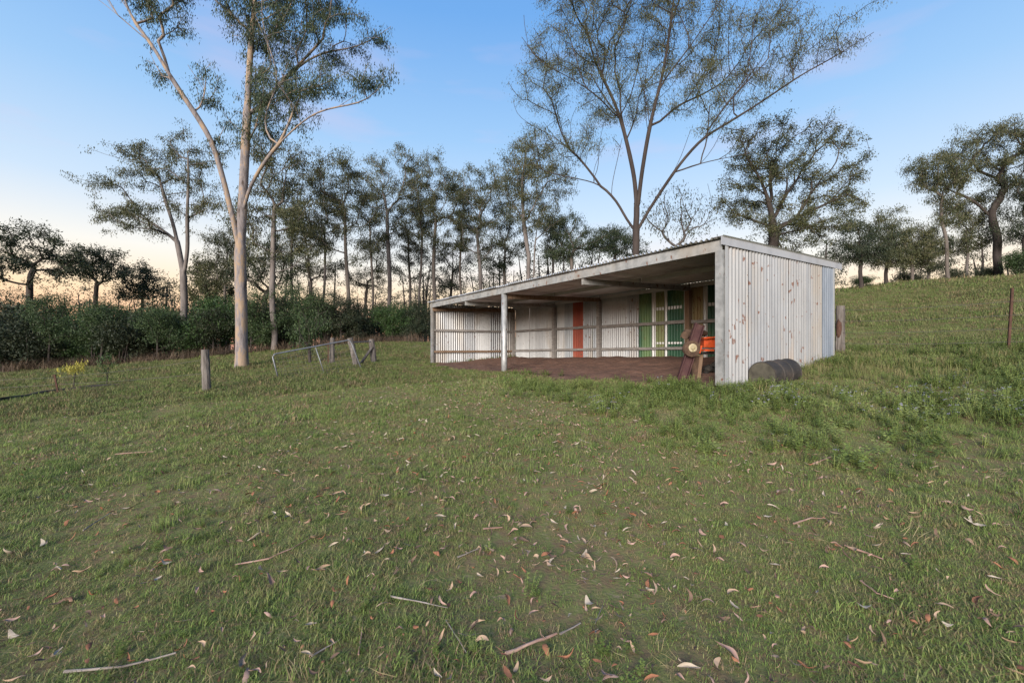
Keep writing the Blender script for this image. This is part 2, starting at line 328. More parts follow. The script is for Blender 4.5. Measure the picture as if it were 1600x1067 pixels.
# front beam (a channel: web with two lips), rafters, purlins, plate
mb = MB(); mb.beam(S(-.12,-.04,HF-.115), S(LEN+.04,-.04,HF-.115), .012, .20)
mb.beam(S(-.12,.005,HF-.021), S(LEN+.04,.005,HF-.021), .075, .010); mb.beam(S(-.12,.005,HF-.209), S(LEN+.04,.005,HF-.209), .075, .010)
mb.build('front_beam', M['steel_beam'], shed)
for i, u in enumerate(SL):
    uo = u+(.06 if i == 0 else -.06 if i == 4 else 0)
    mb = MB(); mb.beam(S(uo, .0, HF-.30), S(uo, DEP-.02, HB-.12-.0), .075, .15, jit=.004); mb.build('rafter', M['timber_brown' if i in (2,0) else 'steel_beam'], shed)
    if i < 4:
        for v_, nm in ((DEP*.5, 'purlin'), (DEP-.03, 'wall_plate')):
            mb = MB(); z = roofz(v_)-.085; mb.beam(S(u+.04, v_, z), S(SL[i+1]-.04, v_, z), .06, .12); mb.build(nm, M['strip'], shed)
# girts on back and left wall
for i in range(4):
    for z0, z1, h_ in ((.77,.77,.10), (-.20+.05*i,-.16+.05*i,.09)):
        mb = MB(); mb.beam(S(SL[i]+.04, DEP-.03, CAMZ+z0), S(SL[i+1]-.04, DEP-.03, CAMZ+z1+.02), .045, h_, jit=.006); mb.build('girt', M['timber_grey'], shed)
for z0 in (.75, -.225):
    mb = MB(); mb.beam(S(.03, .08, CAMZ+z0), S(.03, DEP-.1, CAMZ+z0), .045, .09, jit=.005); mb.build('girt', M['timber_brown' if z0 < 0 else 'timber_grey'], shed)
# roof sheets
u = -.16; k = 0
while u < LEN+.02:
    wd = min(.785, LEN+.13-u); n = int(round(wd/PITCH*6)); t = np.linspace(0, 1, n+1)*wd
    ov0 = -.10-random.uniform(0, .07); zoff = AMP*np.cos(t/PITCH*2*math.pi)+.03+.004*(k%2)
    rows = []
    for v_ in np.linspace(0, 1, 6):
        vv = ov0+(DEP+.16-ov0)*v_; p = P0+(u+t)[:,None]*ux+vv*vx; rows.append(np.c_[p, roofz(vv)+zoff+.004*math.sin(k*2.1+v_*5)])
    V = np.concatenate(rows); i = np.arange(6*(n+1)).reshape(6, n+1)
    q = np.stack([i[:-1,:-1], i[:-1,1:], i[1:,1:], i[1:,:-1]], -1).reshape(-1)
    ob('roof_sheet', mesh_np('roof_sheet', V, q, [4]*(len(q)//4), True), M['galv_roof'], shed)
    u += .762; k += 1
# barge capping on the right verge and corner trims
mb = MB(); a = S(LEN+.085, -.14, roofz(-.14)-.045); b = S(LEN+.085, DEP-.35, roofz(DEP-.35)-.045); c = S(LEN+.085, DEP+.35, roofz(DEP)-.06)
mb.beam(a, b, .012, .15); mb.beam(b, c, .0125, .14)
a2 = S(LEN+.0, -.14, roofz(-.14)+.036); b2 = S(LEN+.0, DEP+.35, roofz(DEP)+.025); mb.beam(a2, b2, .185, .008)
mb.build('barge_capping', M['flash'], shed)
mb = MB(); x0 = SXY(LEN+.075, .035); x1 = SXY(LEN+.072, DEP-.03)
for (x, y), ww in ((x0, .07), (x1, .07)):
    mb2 = MB(); mb2.beam((x,y,gz(x,y)-.05), (x,y,roofz(0 if ww and (x,y)==tuple(x0) else DEP)-.1), .006, ww, up=(vx[0],vx[1],0)); mb2.build('corner_trim', M['galv_light'], shed)

# ------------------------------------------------------------------ things in and by the shed
c0 = PX(1080, 588, 9.2); bz = gz(c0[0], c0[1])
mach = thing('farm_implement', 'rusty maroon farm implement with round pulley and bright orange housing', 'machine', (c0[0], c0[1], bz))
def pm(px, py, d=9.2): return Vector(PX(px, py, d))
lo = pm(1063, 590, 9.15); lo.z = gz(lo.x, lo.y)-.02
mb = MB(); mb.beam(lo, pm(1092,507,9.3), .17, .045, up=(0,-1,.2)); d_ = (pm(1092,507,9.3)-lo).normalized(); s_ = d_.cross(Vector((0,-1,.2))).normalized()
for sg in (-1,1): mb.beam(lo+s_*sg*.088+Vector((0,-.035,0)), pm(1092,507,9.3)+s_*sg*.088+Vector((0,-.035,0)), .022, .10, up=(0,-1,.2))
mb.build('channel_arm', M['maroon'], mach)
cc = pm(1081,545,9.05); mb = MB()
mb.tube([cc+Vector((0,.10,0)), cc+Vector((0,.09,0)), cc+Vector((0,.05,0)), cc+Vector((0,.04,0)), cc+Vector((0,0,0)), cc+Vector((0,-.02,0)), cc+Vector((0,-.02,0))], [.13,.165,.165,.145,.145,.165,.135], 28)
pw = mb.build('pulley_wheel', M['rust'], mach)
mb = MB(); mb.tube([cc+Vector((.005,-.01,.02)), cc+Vector((.005,-.045,.02)), cc+Vector((.005,-.05,.02)), cc+Vector((.005,-.042,.02)), cc+Vector((.005,-.07,.02))], [.085,.085,.062,.05,.03], 24); h_ = mb.build('hub', M['brass'], pw)
for (a, b, ww, m) in ((( 1085,556),(1087,585),.15,'rust'), ((1095,556),(1091,586),.075,'timber_brown')):
    p = pm(*a, 9.35); q_ = pm(*b, 9.3); q_.z = gz(q_.x, q_.y)-.03
    mb = MB(); mb.beam(p, q_, .06, ww, up=(1,0,0), jit=.004); mb.build('leg', M[m], mach)
mb = MB(); a, b = pm(1097,536,9.5), pm(1114,536,9.5); mb.beam(a, b, .22, .20, jit=.012); mb.beam(pm(1096,528.5,9.42), pm(1116,527,9.42), .26, .035); mb.beam(pm(1097,547,9.42), pm(1112,547,9.42), .25, .045); mb.beam(pm(1113,522,9.5), pm(1113,531,9.5), .05, .05)
hs = mb.build('housing', M['orange'], mach)
mb = MB(); mb.beam(pm(1093,552,9.15), pm(1096,540,9.15), .02, .03); mb.build('bracket', M['orange'], hs)
mb = MB(); mb.tube([pm(1070,524,9.4), pm(1074,522,9.5), pm(1080,521,9.6)], [.08,.11,.10], 14); mb.tube([pm(1094,520,9.5), pm(1101,521,9.6)], [.06,.07], 12); mb.build('gearbox', M['rust'], mach)
mb = MB(); mb.beam(pm(1092,552,9.6), pm(1120,551,9.6), .3, .05); mb.build('frame', M['dark'], mach)
hc = PX(1108, 575, 9.7); heap = thing('scrap_heap', 'dark heap of scrap and clods under the orange housing', 'heap', (hc[0],hc[1],gz(hc[0],hc[1])))
import bmesh
def rock(c, r, name, m, parent, sub=2):
    bm = bmesh.new(); bmesh.ops.create_icosphere(bm, subdivisions=sub, radius=1)
    for v_ in bm.verts:
        k = 1+random.uniform(-.22,.22); v_.co = Vector((v_.co.x*r[0]*k, v_.co.y*r[1]*k, v_.co.z*r[2]*k))+Vector(c)
    me = bpy.data.meshes.new(name); bm.to_mesh(me); bm.free(); return ob(name, me, m, parent)
for i in range(16):
    x = hc[0]+random.uniform(-.16,.26); y = hc[1]+random.uniform(-.15,.25); r = random.uniform(.05,.10)
    rock((x, y, gz(x,y)+random.uniform(.0,.22)), (r*1.3, r, r*.8), 'clod', M['dark'], heap, 1)
# drum
dc = SXY(LEN+.36, 1.18); dz = gz(*dc)+.16; ax = Vector((vx[0]*.98+.1, vx[1], .06)).normalized()
drum = thing('oil_drum', 'dark rusty oil drum lying on its side against the corrugated end wall', 'drum', (dc[0],dc[1],gz(*dc)))
ctr = Vector((dc[0],dc[1],dz)); prof = [(-.44,.27),(-.44,.293),(-.425,.293),(-.42,.285),(-.16,.285),(-.15,.297),(-.13,.297),(-.12,.285),(.12,.285),(.13,.297),(.15,.297),(.16,.285),(.42,.285),(.425,.293),(.44,.293),(.44,.27)]
mb = MB(); mb.tube([ctr+ax*t for t, r in prof], [r*.92 for t, r in prof], 32, cap=False); o = mb.build('shell', M['drum'], drum)
for sg in (-1,1):
    mb = MB(); mb.tube([ctr+ax*sg*.40, ctr+ax*sg*.446], .252, 32); e_ = mb.build('end_lid', M['drum_lid'], drum)
    if sg < 0:
        mb = MB(); pr = Vector((0,0,1)).cross(ax).normalized(); mb.tube([ctr-ax*.42+pr*.15+Vector((0,0,.12)), ctr-ax*.44+pr*.15+Vector((0,0,.12))], .035, 12); mb.build('bung', M['drum'], e_)

# ------------------------------------------------------------------ fences, gate, posts
def split_post(px, py, d, h, wd, lean=(0,0), label='', cat='fence post', group=None, parent=None, m='timber'):
    p = PX(px, py, d); z = gz(p[0], p[1]); pts = []; rad = []
    for i in range(9):
        t = i/8; pts.append((p[0]+lean[0]*t+random.uniform(-.008,.008), p[1]+lean[1]*t, z-.2+(h+.2)*t)); rad.append(wd/2*(1.08-.16*t+random.uniform(-.04,.04)))
    rad[-1] *= .93
    mb = MB(); mb.tube(pts, rad, 11, jit=.10)
    o = mb.build('post' if parent else 'fence_post', M[m], parent)
    if parent: return o
    return tag(o, label, cat, group)
def wire(a, b, name='wire', parent=None, r=.004, sag=.03, m='wire'):
    a, b = Vector(a), Vector(b); mb = MB(); mb.tube([a.lerp(b, t/8)-Vector((0,0,sag*4*(t/8)*(1-t/8))) for t in range(9)], r, 4, cap=False); return mb.build(name, M[m], parent)
def star_picket(p, h, lean=(0,0)):
    mb = MB(); z = gz(p[0], p[1]); a = Vector((p[0],p[1],z-.15)); b = Vector((p[0]+lean[0],p[1]+lean[1],z+h))
    for k in range(3):
        t = math.radians(90+120*k); o_ = Vector((math.cos(t),math.sin(t),0))
        mb.beam(a+o_*.014, b+o_*.014, .03, .006, up=(-math.sin(t),math.cos(t),0))
    return mb
p1 = PX(1312,553,11.2); p2 = PX(1574,552,9.1); f1 = thing('wire_fence', 'barbed wire fence with timber post and rusty steel picket behind the shed corner', 'fence', (p1[0],p1[1],gz(p1[0],p1[1])))
split_post(1312,553,11.2,1.2,.20,(.02,0),parent=f1)
rock((p1[0]-.06,p1[1]-.05,gz(p1[0],p1[1])+.62), (.055,.06,.24), 'mud_nest', M['picket'], f1)
o = star_picket(p2, 1.36, (.10,0)).build('picket', M['picket'], f1)
p3 = np.array([p2[0]+(p2[0]-p1[0])*1.3, p2[1]+(p2[1]-p1[1])*1.3]); o = star_picket(p3, 1.36).build('picket', M['picket'], f1)
for hh in (.25,.52,.8,1.08):
    a = (p1[0],p1[1]-.1,gz(p1[0],p1[1])+hh); b = (p2[0]+.07*hh,p2[1],gz(p2[0],p2[1])+hh); c = (p3[0],p3[1],gz(p3[0],p3[1])+hh)
    wire(a, b, parent=f1); wire(b, c, parent=f1)
split_post(324,612,11.5,1.1,.19,(-.06,0),'weathered grey timber post standing alone in the open grass')
split_post(519,571,19,1.15,.2,(0,0),'upright timber fence post behind the sagging gate')
split_post(559,563,17,1.06,.22,(-.30,0),'leaning timber gate post at the end of the sagging gate')
p = PX(585,560,18); z = gz(p[0],p[1]); fp = thing('braced_post', 'timber strainer post with diagonal brace beside the gate', 'fence post', (p[0],p[1],z))
split_post(585,560,18,.95,.24,(-.12,0),parent=fp)
mb = MB(); q_ = PX(562,558,17.4); mb.tube([(p[0]-.06,p[1]-.1,z+.62), (q_[0],q_[1],gz(q_[0],q_[1])-.02)], [.055,.06], 8, jit=.1); mb.build('brace', M['timber'], fp)
q_ = PX(549,530,17); mb = MB(); mb.tube([(p[0]-.12,p[1]-.08,z+.86), (q_[0],q_[1]-.08,q_[2]-.12)], .018, 6); mb.build('rail', M['pipe'], fp)
tag(star_picket(PX(513,571,18.8), 1.0).build('steel_picket', M['picket']), 'thin rusty steel picket next to the upright timber post', 'picket')
tag(star_picket(PX(93,612,12.5), .55, (-.14,0)).build('steel_picket', M['picket']), 'short rusty steel picket leaning beside the fallen branch', 'picket')
# gate
g0 = Vector(PX(434.6,591,14)); g1 = Vector(PX(565,577,16)); g2 = Vector(PX(547,531,16)); g3 = Vector(PX(425,554,14))
gate = thing('metal_gate', 'sagging galvanised pipe farm gate leaning between timber posts', 'gate', tuple(g1))
g0.z = gz(g0.x,g0.y)+.01
def corner(a, b, c, r=.14, n=6):
    d1 = (a-b).normalized()*r; d2 = (c-b).normalized()*r; return [(b+d1)*(1-t)**2+b*2*t*(1-t)+(b+d2)*t**2 for t in [i/n for i in range(n+1)]]
path = [g0]+corner(g0,g3,g2)+corner(g3,g2,g1)+[g1]
mb = MB(); mb.tube(path, .024, 10); mb.build('frame', M['pipe'], gate, True)
mb = MB(); mb.tube([g1, g0], .020, 10); mb.build('bottom_rail', M['pipe'], gate, True)
mb = MB(); mb.tube([g3.lerp(g2,.52), g0.lerp(g1,.52)], .016, 8); mb.build('stay', M['pipe'], gate, True)
mb = MB()
for k in (.12,.25,.38,.51,.64,.77,.9): mb.tube([g0.lerp(g3,k), g0.lerp(g3,k).lerp(g1.lerp(g2,k),.5)-Vector((0,0,.012)), g1.lerp(g2,k)], .004, 4, cap=False)
for k in range(1, 20): mb.tube([g0.lerp(g1,k/20), g3.lerp(g2,k/20)], .003, 4, cap=False)
mb.build('wire_mesh', M['wire'], gate)
mb = MB(); mb.beam(g1+Vector((-.03,-.02,.02)), g1+Vector((.10,-.02,-.02)), .05, .05); mb.build('hinge', M['wire'], gate)
# old wires running on to the left of the gate
a = PX(324,612,11.5); lw = thing('wire_strands', 'loose fence wires strung from the lone timber post to the leaning picket', 'wire', (a[0],a[1],gz(a[0],a[1])))
b = PX(93,612,12.5); c = PX(-120,625,13)
for hh in (.3,.52): wire((a[0]-.1,a[1],gz(a[0],a[1])+hh*1.6), (b[0],b[1],gz(b[0],b[1])+hh*.9), parent=lw); wire((b[0],b[1],gz(b[0],b[1])+hh*.9), (c[0],c[1],gz(c[0],c[1])+hh*1.2), parent=lw)
def ground_stick(pxs, r, name, label, cat, m, group=None, lift=.5):
    pts = []; n = len(pxs)
    for (px, py) in pxs:
        # walk the view ray to the ground
        d = 1.0; dx = (px-800)/F; dzr = -(py-Y0)/F
        for _ in range(400):
            if CAMZ+dzr*d <= gz(dx*d, d): break
            d *= 1.012
        pts.append(Vector((dx*d, d, gz(dx*d, d)+r*lift+.012)))
    dense = []
    for i in range(n-1):
        for t in (0,.33,.66): dense.append(pts[i].lerp(pts[i+1], t)+Vector((0,0,random.uniform(-.3,.5)*r)))
    dense.append(pts[-1])
    mb = MB(); mb.tube(dense, [r*(1-.5*i/len(dense))*random.uniform(.85,1.15) for i in range(len(dense))], 7, jit=.32)
    return tag(mb.build(name, M[m]), label, cat, group)
M['stick'] = mat('dead_wood', [(.10,.08,.07),(.20,.17,.15),(.30,.26,.23)], scale=8, rough=.9)
M['barkstrip'] = mat('shed_bark', [(.14,.075,.055),(.26,.16,.125),(.36,.25,.20)], scale=8, rough=.9)
ground_stick([(-60,640),(0,629),(60,618),(110,610),(185,604)], .07, 'fallen_branch', 'dark fallen branch lying along the grass by the leaning picket', 'branch', 'dark')

# ------------------------------------------------------------------ trees
def leaves_mesh(name, P, n_each, ln, sig, droop=.75, width=.24, rs=None, sub=None):
    """P: (k,3) clump centres -> drooping leaf faces around each"""
    rs = rs or rng; k = len(P)*n_each
    c = np.repeat(P, n_each, 0)+rs.normal(0, 1, (k,3))*np.array([sig, sig, sig*.75])-np.array([0,0,sig*.35])
    d = rs.normal(0, 1, (k,3)); d /= np.linalg.norm(d, axis=1, keepdims=True); d = d*(1-droop)+np.array([0,0,-1])*droop+rs.normal(0,.22,(k,3)); d /= np.linalg.norm(d, axis=1, keepdims=True)
    s = np.cross(d, rs.normal(0,1,(k,3))); s /= np.linalg.norm(s, axis=1, keepdims=True)+1e-9
    L_ = (ln*rs.uniform(.6,1.3,k))[:,None]; nrm = np.cross(d, s)
    mid = c+d*L_*.45
    V = np.stack([c, mid+s*L_*width*.5+nrm*L_*.05, c+d*L_, mid-s*L_*width*.5+nrm*L_*.05], 1).reshape(-1,3)
    me = mesh_np(name, V, np.arange(4*k), np.full(k,4))
    clump = np.repeat(rs.uniform(0,1,len(P)), n_each)
    face_attr(me, np.clip(.55*clump+.45*rs.uniform(0,1,k), 0, 1)); return me
def resample(pl, step):
    pl = np.asarray(pl, float); seg = np.linalg.norm(np.diff(pl, axis=0), axis=1); cum = np.r_[0, np.cumsum(seg)]
    n = max(2, int(cum[-1]/step)+1); t = np.linspace(0, cum[-1], n)
    out = np.stack([np.interp(t, cum, pl[:,i]) for i in range(3)], 1)
    for _ in range(2):
        out[1:-1] = .5*out[1:-1]+.25*(out[:-2]+out[2:])
    return out
def tubes(name, pos, par, rad, main, sides):
    n = len(pos); par = np.asarray(par); has = par >= 0
    d = np.zeros((n,3)); d[has] = pos[has]-pos[par[has]]; d /= np.linalg.norm(d, axis=1, keepdims=True)+1e-9
    tan = d.copy(); mc = main >= 0; tan[mc] += d[main[mc]]; tan /= np.linalg.norm(tan, axis=1, keepdims=True)+1e-9
    ref = np.array([.31,.94,.12]); a = np.cross(tan, ref); a /= np.linalg.norm(a, axis=1, keepdims=True)+1e-9; b = np.cross(a, tan)
    th = np.arange(sides)*2*math.pi/sides; ca, sa = np.cos(th)[None,:,None], np.sin(th)[None,:,None]
    ring = pos[:,None]+rad[:,None,None]*(a[:,None]*ca+b[:,None]*sa)            # n,s,3
    ch = np.where(has)[0]; is_main = main[par[ch]] == ch
    side = ch[~is_main]                                                        # side branches start with a ring of their own in the parent's middle
    start = pos[par[side]][:,None]+(rad[side]*1.15)[:,None,None]*(a[side][:,None]*ca+b[side][:,None]*sa)
    V = np.concatenate([ring.reshape(-1,3), start.reshape(-1,3)])
    base0 = np.empty(len(ch), int); base0[is_main] = par[ch[is_main]]*sides; base0[~is_main] = n*sides+np.arange(len(side))*sides
    k = np.arange(sides); k2 = (k+1)%sides
    q = np.stack([base0[:,None]+k, base0[:,None]+k2, (ch*sides)[:,None]+k2, (ch*sides)[:,None]+k], -1).reshape(-1)
    return mesh_np(name, V, q, np.full(len(q)//4, 4), True)
def grow(limbs, blobs, d, base, r0, nclus=40, per=6, crad=.7, bf=.35, rt=.007, hstart=.3, spread=.8, seed=1, step=.45, sides=6, e=2.15, flare=.35):
    """limbs: polylines in metres local to the base; blobs: (x,y,z,rx,ry,rz) local"""
    rs = np.random.default_rng(seed); pos = []; par = []
    for i, l in enumerate(limbs):
        l = resample(l, step)
        if i == 0: st = 0; p = -1
        else:
            A_ = np.array(pos); p = int(np.argmin(np.linalg.norm(A_-l[0], axis=1))); st = 1
        for q_ in l[st:]:
            pos.append(q_); par.append(p); p = len(pos)-1
    ns = len(pos); zmax = max(p[2] for p in pos)
    vol = np.array([b[3]*b[4]*b[5] for b in blobs])**.67; cen = []
    tries = 0
    while len(cen) < nclus and tries < nclus*12:
        tries += 1; b = blobs[rs.choice(len(blobs), p=vol/vol.sum())]
        u_ = rs.normal(0,1,3); u_ /= np.linalg.norm(u_); u_ *= rs.uniform(.25,1)**.5
        c = np.array(b[:3])+u_*np.array(b[3:])
        if all(np.sum((c-q_)**2) > (crad*1.15)**2 for q_ in cen): cen.append(c)
    cen = np.array(cen); att = [cen]; 
    for c in cen: att.append(c+rs.normal(0,1,(per,3))*crad*np.array([.62,.62,.42])+np.array([0,0,.15*crad]))
    att = np.concatenate(att); N = len(att)
    A_ = np.array(pos); plen = np.zeros(ns)
    for i in range(1, ns): plen[i] = plen[par[i]]+np.linalg.norm(A_[i]-A_[par[i]])
    ok = np.where(A_[:,2] >= hstart*zmax)[0]
    D = np.linalg.norm(att[:,None]-A_[ok][None], axis=2)+bf*plen[ok][None]
    # growing sideways or upward is cheap, growing downward dear
    D += .6*np.clip(A_[ok][None,:,2]-att[:,None,2], 0, None)
    bi = ok[np.argmin(D, 1)]; bc = D.min(1); done = np.zeros(N, bool); term = []
    for _ in range(N):
        j = int(np.argmin(np.where(done, 1e9, bc))); done[j] = True; p = int(bi[j]); a = np.array(pos[p]); b = att[j]; L_ = np.linalg.norm(b-a)
        nseg = max(1, int(round(L_/.4)))
        pl = plen[p]; prev = p; newids = []
        for s_ in range(1, nseg+1):
            t = s_/nseg; q_ = a+(b-a)*t
            if s_ < nseg: q_ = q_+rs.normal(0,.05,3)*min(1,L_)+np.array([0,0,-.10*L_*math.sin(math.pi*t)*(.5 if L_ > .8 else 0)])
            pos.append(q_); par.append(prev); prev = len(pos)-1; pl += L_/nseg; newids.append(prev); plen = np.append(plen, pl)
        term.append(prev)
        for nid in newids:
            dd = np.linalg.norm(att-pos[nid], axis=1)+bf*plen[nid]+.6*np.clip(pos[nid][2]-att[:,2], 0, None); m_ = dd < bc
            bi[m_] = nid; bc[m_] = dd[m_]
    pos = np.array(pos); par = np.array(par); n = len(pos)
    for it in range(3):
        cs = np.zeros((n,3)); cc_ = np.zeros(n); np.add.at(cs, par[1:], pos[1:]); np.add.at(cc_, par[1:], 1)
        mv = (cc_ > 0) & (np.arange(n) >= ns)
        pos[mv] = .5*pos[mv]+.25*pos[par[mv]]+.25*cs[mv]/cc_[mv][:,None]
    acc = np.zeros(n); rad = np.zeros(n); main = np.full(n, -1); best = np.zeros(n)
    for i in range(n-1, -1, -1):
        r = max(acc[i], rt**e); rad[i] = r**(1/e); p = par[i]
        if p >= 0:
            acc[p] += r*1.006
            if rad[i] > best[p]: best[p] = rad[i]; main[p] = i
    rad = rt+(rad-rt)*(r0-rt)/(rad[0]-rt)
    h = pos[:,2]; rad = rad*(1+flare*np.exp(-np.clip(h,0,None)/.45)*(np.arange(n) < ns))
    me = tubes('trunk', pos, par, rad, main, sides)
    tt = np.array(term); extra = par[tt]
    return me, np.concatenate([pos[tt], pos[extra[rs.uniform(0,1,len(extra)) < .5]]])
def tree(name, label, px, d, limbs, blobs, r0, bark='bark_mid', leaf='leaf_olive', nleaf=22, ln=.2, sig=.28, group=None, base_py=None, seed=1, lean=None, droop=.7, width=.26, rz=1.0, cat='tree', sub=0, sublen=4.0, **kw):
    """limbs and blobs in photo pixels at distance d; limb points may carry a third value, metres nearer (-) or farther (+)"""
    X = (px-800)/F*d; z = gz(X, d)-.05; base = np.array([X, d, z]); k = d/F
    def loc(p):
        q_ = PX(p[0], p[1], d)-base
        if len(p) > 2: q_ = q_+np.array([0, p[2], 0])
        return q_
    L3 = []
    for i, l in enumerate(limbs):
        l3 = [loc(p) for p in l]
        if i == 0: l3[0] = np.array([0,0,-.15])
        L3.append(l3)
    B3 = []
    for b in blobs:
        c = loc((b[0], b[1])+((b[4],) if len(b) > 4 else ())); B3.append((*c, b[2]*k, max(b[2],b[3])*k*rz, b[3]*k))
    rs_ = np.random.default_rng(seed+7); add = []
    for l3 in L3[1:] if sub else []:
        l = np.array(l3); n_ = len(l)
        for _ in range(sub):
            f_ = rs_.uniform(.25, .92)*(n_-1); i_ = min(int(f_), n_-2); p_ = l[i_]+(l[i_+1]-l[i_])*(f_-i_); dv = l[i_+1]-l[i_]; dv = dv/np.linalg.norm(dv)
            v_ = .5*dv+np.array([rs_.normal(0,.42), rs_.normal(0,.42), .55]); v_ /= np.linalg.norm(v_); Ls = rs_.uniform(.6,1.0)*sublen*(1-.5*f_/(n_-1)); seg = [p_]
            for q_ in range(5):
                v_ = v_+np.array([rs_.normal(0,.16), rs_.normal(0,.16), .10]); v_ /= np.linalg.norm(v_); seg.append(seg[-1]+v_*Ls/5)
            add.append(seg)
    L3 += add
    root = thing(name, label, cat, tuple(base), group)
    tm, tips = grow(L3, B3, d, base, r0, seed=seed, **kw)
    t = ob('trunk', tm, M[bark]); t.parent = root
    c = ob('crown', leaves_mesh('crown', tips, nleaf, ln, sig, droop, width, np.random.default_rng(seed+99)), M[leaf]); c.parent = root
    return root
# the two big trees
tree('gum_tree', 'tall smooth-barked gum tree with tan patches and a forked trunk, beside the sagging gate', 378, 20,
  [[(378,577),(377,480),(375,395),(380,300),(385,200),(390,100),(398,0),(405,-120,.5)],
   [(376,400),(371,355,-.2),(359,289,-.4),(346,231,-.6),(326,194,-.8),(297,148,-1),(272,99,-1.2),(243,62,-1.3),(231,20,-1.4),(212,-50,-1.5)],
   [(272,99,-1.2),(245,75,-1.6),(215,50,-1.9),(196,38,-2.0)],
   [(380,332),(396,301,-.4),(429,268,-.9),(454,247,-1.2),(487,225,-1.5),(520,208,-1.8),(557,204,-2),(598,202,-2.2),(622,178,-2.3)],
   [(454,247,-1.2),(437,232,-1.1),(431,206,-1),(437,181,-1),(458,157,-1.1),(450,120,-1.2),(441,95,-1.3),(435,62,-1.4),(440,10,-1.5)],
   [(388,183),(412,148,.4),(425,111,.8),(450,74,1.2),(487,45,1.5),(520,39,1.7),(557,20,1.9),(592,-8,2)],
   [(297,148,-1),(282,130,-.6),(262,128,-.2),(245,115,.1)], [(326,194,-.8),(330,160,-.4),(322,120,0)]],
  [(268,20,50,32,-1.4),(285,50,36,30,-1.2),(240,5,40,28,-1.4),(290,-5,50,30,-1.2),(305,-15,60,35,-1),(258,122,24,20,0),(335,140,30,32,-.3),(315,100,20,15,-.3),(400,195,40,35,0),(425,120,45,50,.3),(440,40,70,45,0),(400,20,50,50,0),(495,70,35,30,1.2),(528,140,30,30,-.8),(500,175,35,22,-1.2),(608,170,28,22,-2.2),(575,190,20,14,-2),
   (455,165,45,40,-1),(450,205,35,22,-1),(545,10,50,22,1.7),(420,-60,130,50,0),(260,-50,70,40,-1.4),(360,220,22,20,0),(470,10,60,40,.5)],
  .25, 'bark_gum', 'leaf_gum', nleaf=50, ln=.135, sig=.16, nclus=150, per=6, crad=.60, e=1.85, rt=.009, bf=.25, hstart=.42, seed=3, sub=2, sublen=2.6, sides=12, droop=.8, width=.22, rz=.8, flare=.34)
tree('box_tree', 'large brown-barked vase-shaped tree with a wide open crown, rising behind the shed roof', 993, 25,
  [[(993,520),(993,440),(994,372),(994,350)],
   [(994,350),(996,335),(994,276,.3),(986,228,.5),(975,181,.6),(965,150,.7),(949,114,.8),(933,79,.9),(920,20,1)],
   [(996,330),(1000,276,-.3),(1008,220,-.5),(1014,189,-.6),(1028,130,-.8),(1036,79,-.9),(1043,20,-1),(1050,-60,-1)],
   [(994,365),(1004,343,-.2),(1028,303,-.8),(1051,268,-1.2),(1079,236,-1.6),(1114,217,-1.8),(1154,193,-2),(1213,154,-2.2),(1252,134,-2.3),(1311,98,-2.4)],
   [(1043,281,-1),(1075,272,-1.4),(1110,268,-1.8),(1150,262,-2)],
   [(994,362),(984,348,.2),(969,307,.8),(945,276,1.2),(925,268,1.4),(894,260,1.6),(851,248,1.8),(830,230,1.9)],
   [(943,275,1.2),(914,232,1.5),(890,205,1.7),(851,177,2),(822,160,2.2)],
   [(1018,205,-.6),(1059,165,0),(1106,138,.6),(1146,110,1.1),(1185,59,1.5),(1200,20,1.7)],
   [(975,181,.6),(929,150,-.2),(886,134,-.8),(839,122,-1.4),(815,90,-1.6)],
   [(1079,236,-1.6),(1110,190,-2.2),(1150,150,-2.6),(1180,110,-3)], [(1022,150,-.8),(1070,90,-1.6),(1110,30,-2.2),(1130,-40,-2.6)]],
  [(880,70,60,60,.5),(850,135,38,45,0),(940,60,70,60,.5),(1000,30,80,60,0),(1070,50,70,55,0),(1130,70,65,55,0),(1190,80,50,45,-1),(1240,110,42,38,-2),(1275,95,25,25,-2.4),(960,150,60,40,.5),(1085,150,50,40,-1),(1150,160,50,30,-1.5),
   (870,205,45,35,1.6),(840,240,20,15,1.8),(1095,205,30,25,-1.5),(1000,-50,150,50,0),(900,-20,70,40,0),(1020,130,50,40,0),(1200,20,40,30,0),(1130,255,25,12,-1.8),(930,210,30,25,1)],
  .205, 'bark_iron', 'leaf_olive', nleaf=38, ln=.13, sig=.21, nclus=300, per=6, crad=.66, e=1.95, rt=.012, bf=.22, hstart=.45, seed=5, sides=9, droop=.8, width=.2, rz=.9, sub=5, sublen=5.0)
# the gums of the row behind, told apart by trunk and crown
def auto(name, label, px, d, top, wob, blobs, r0, base_y=560, **kw):
    pl = [(px, base_y)]; n = 6
    for i in range(1, n+1): pl.append((px+wob*math.sin(i*1.3+px)+(top[0]-px)*i/n, base_y+(top[1]-base_y)*i/n, .12*math.sin(i*2+px)))
    return tree(name, label, px, d, [pl]+kw.pop('limbs', []), blobs, r0, **kw)
G = 'gum trees in the row behind the paddock'
auto('gum_tree', 'pale gum with low forked trunk and wide airy crown, behind the lone timber post', 289, 33, (287,425), 1,
  [(200,232,38,24,1),(250,262,55,42),(300,240,45,36),(178,325,42,20,1),(225,345,50,28,-1),(310,320,40,40,-1),(165,290,25,15),(330,275,25,30)], .24, limbs=[[(287,430),(275,390,.3),(262,350,.6),(240,300,1),(225,260,1.3)],[(288,428),(298,390,-.3),(303,340,-.7),(310,290,-1),(312,250,-1.2)],[(270,375,.3),(235,350,.8),(195,330,1.2)]],
  bark='bark_pale', leaf='leaf_olive', nclus=70, per=5, crad=.75, nleaf=38, ln=.165, sig=.20, e=1.9, rt=.010, seed=11, hstart=.5, bf=.2)
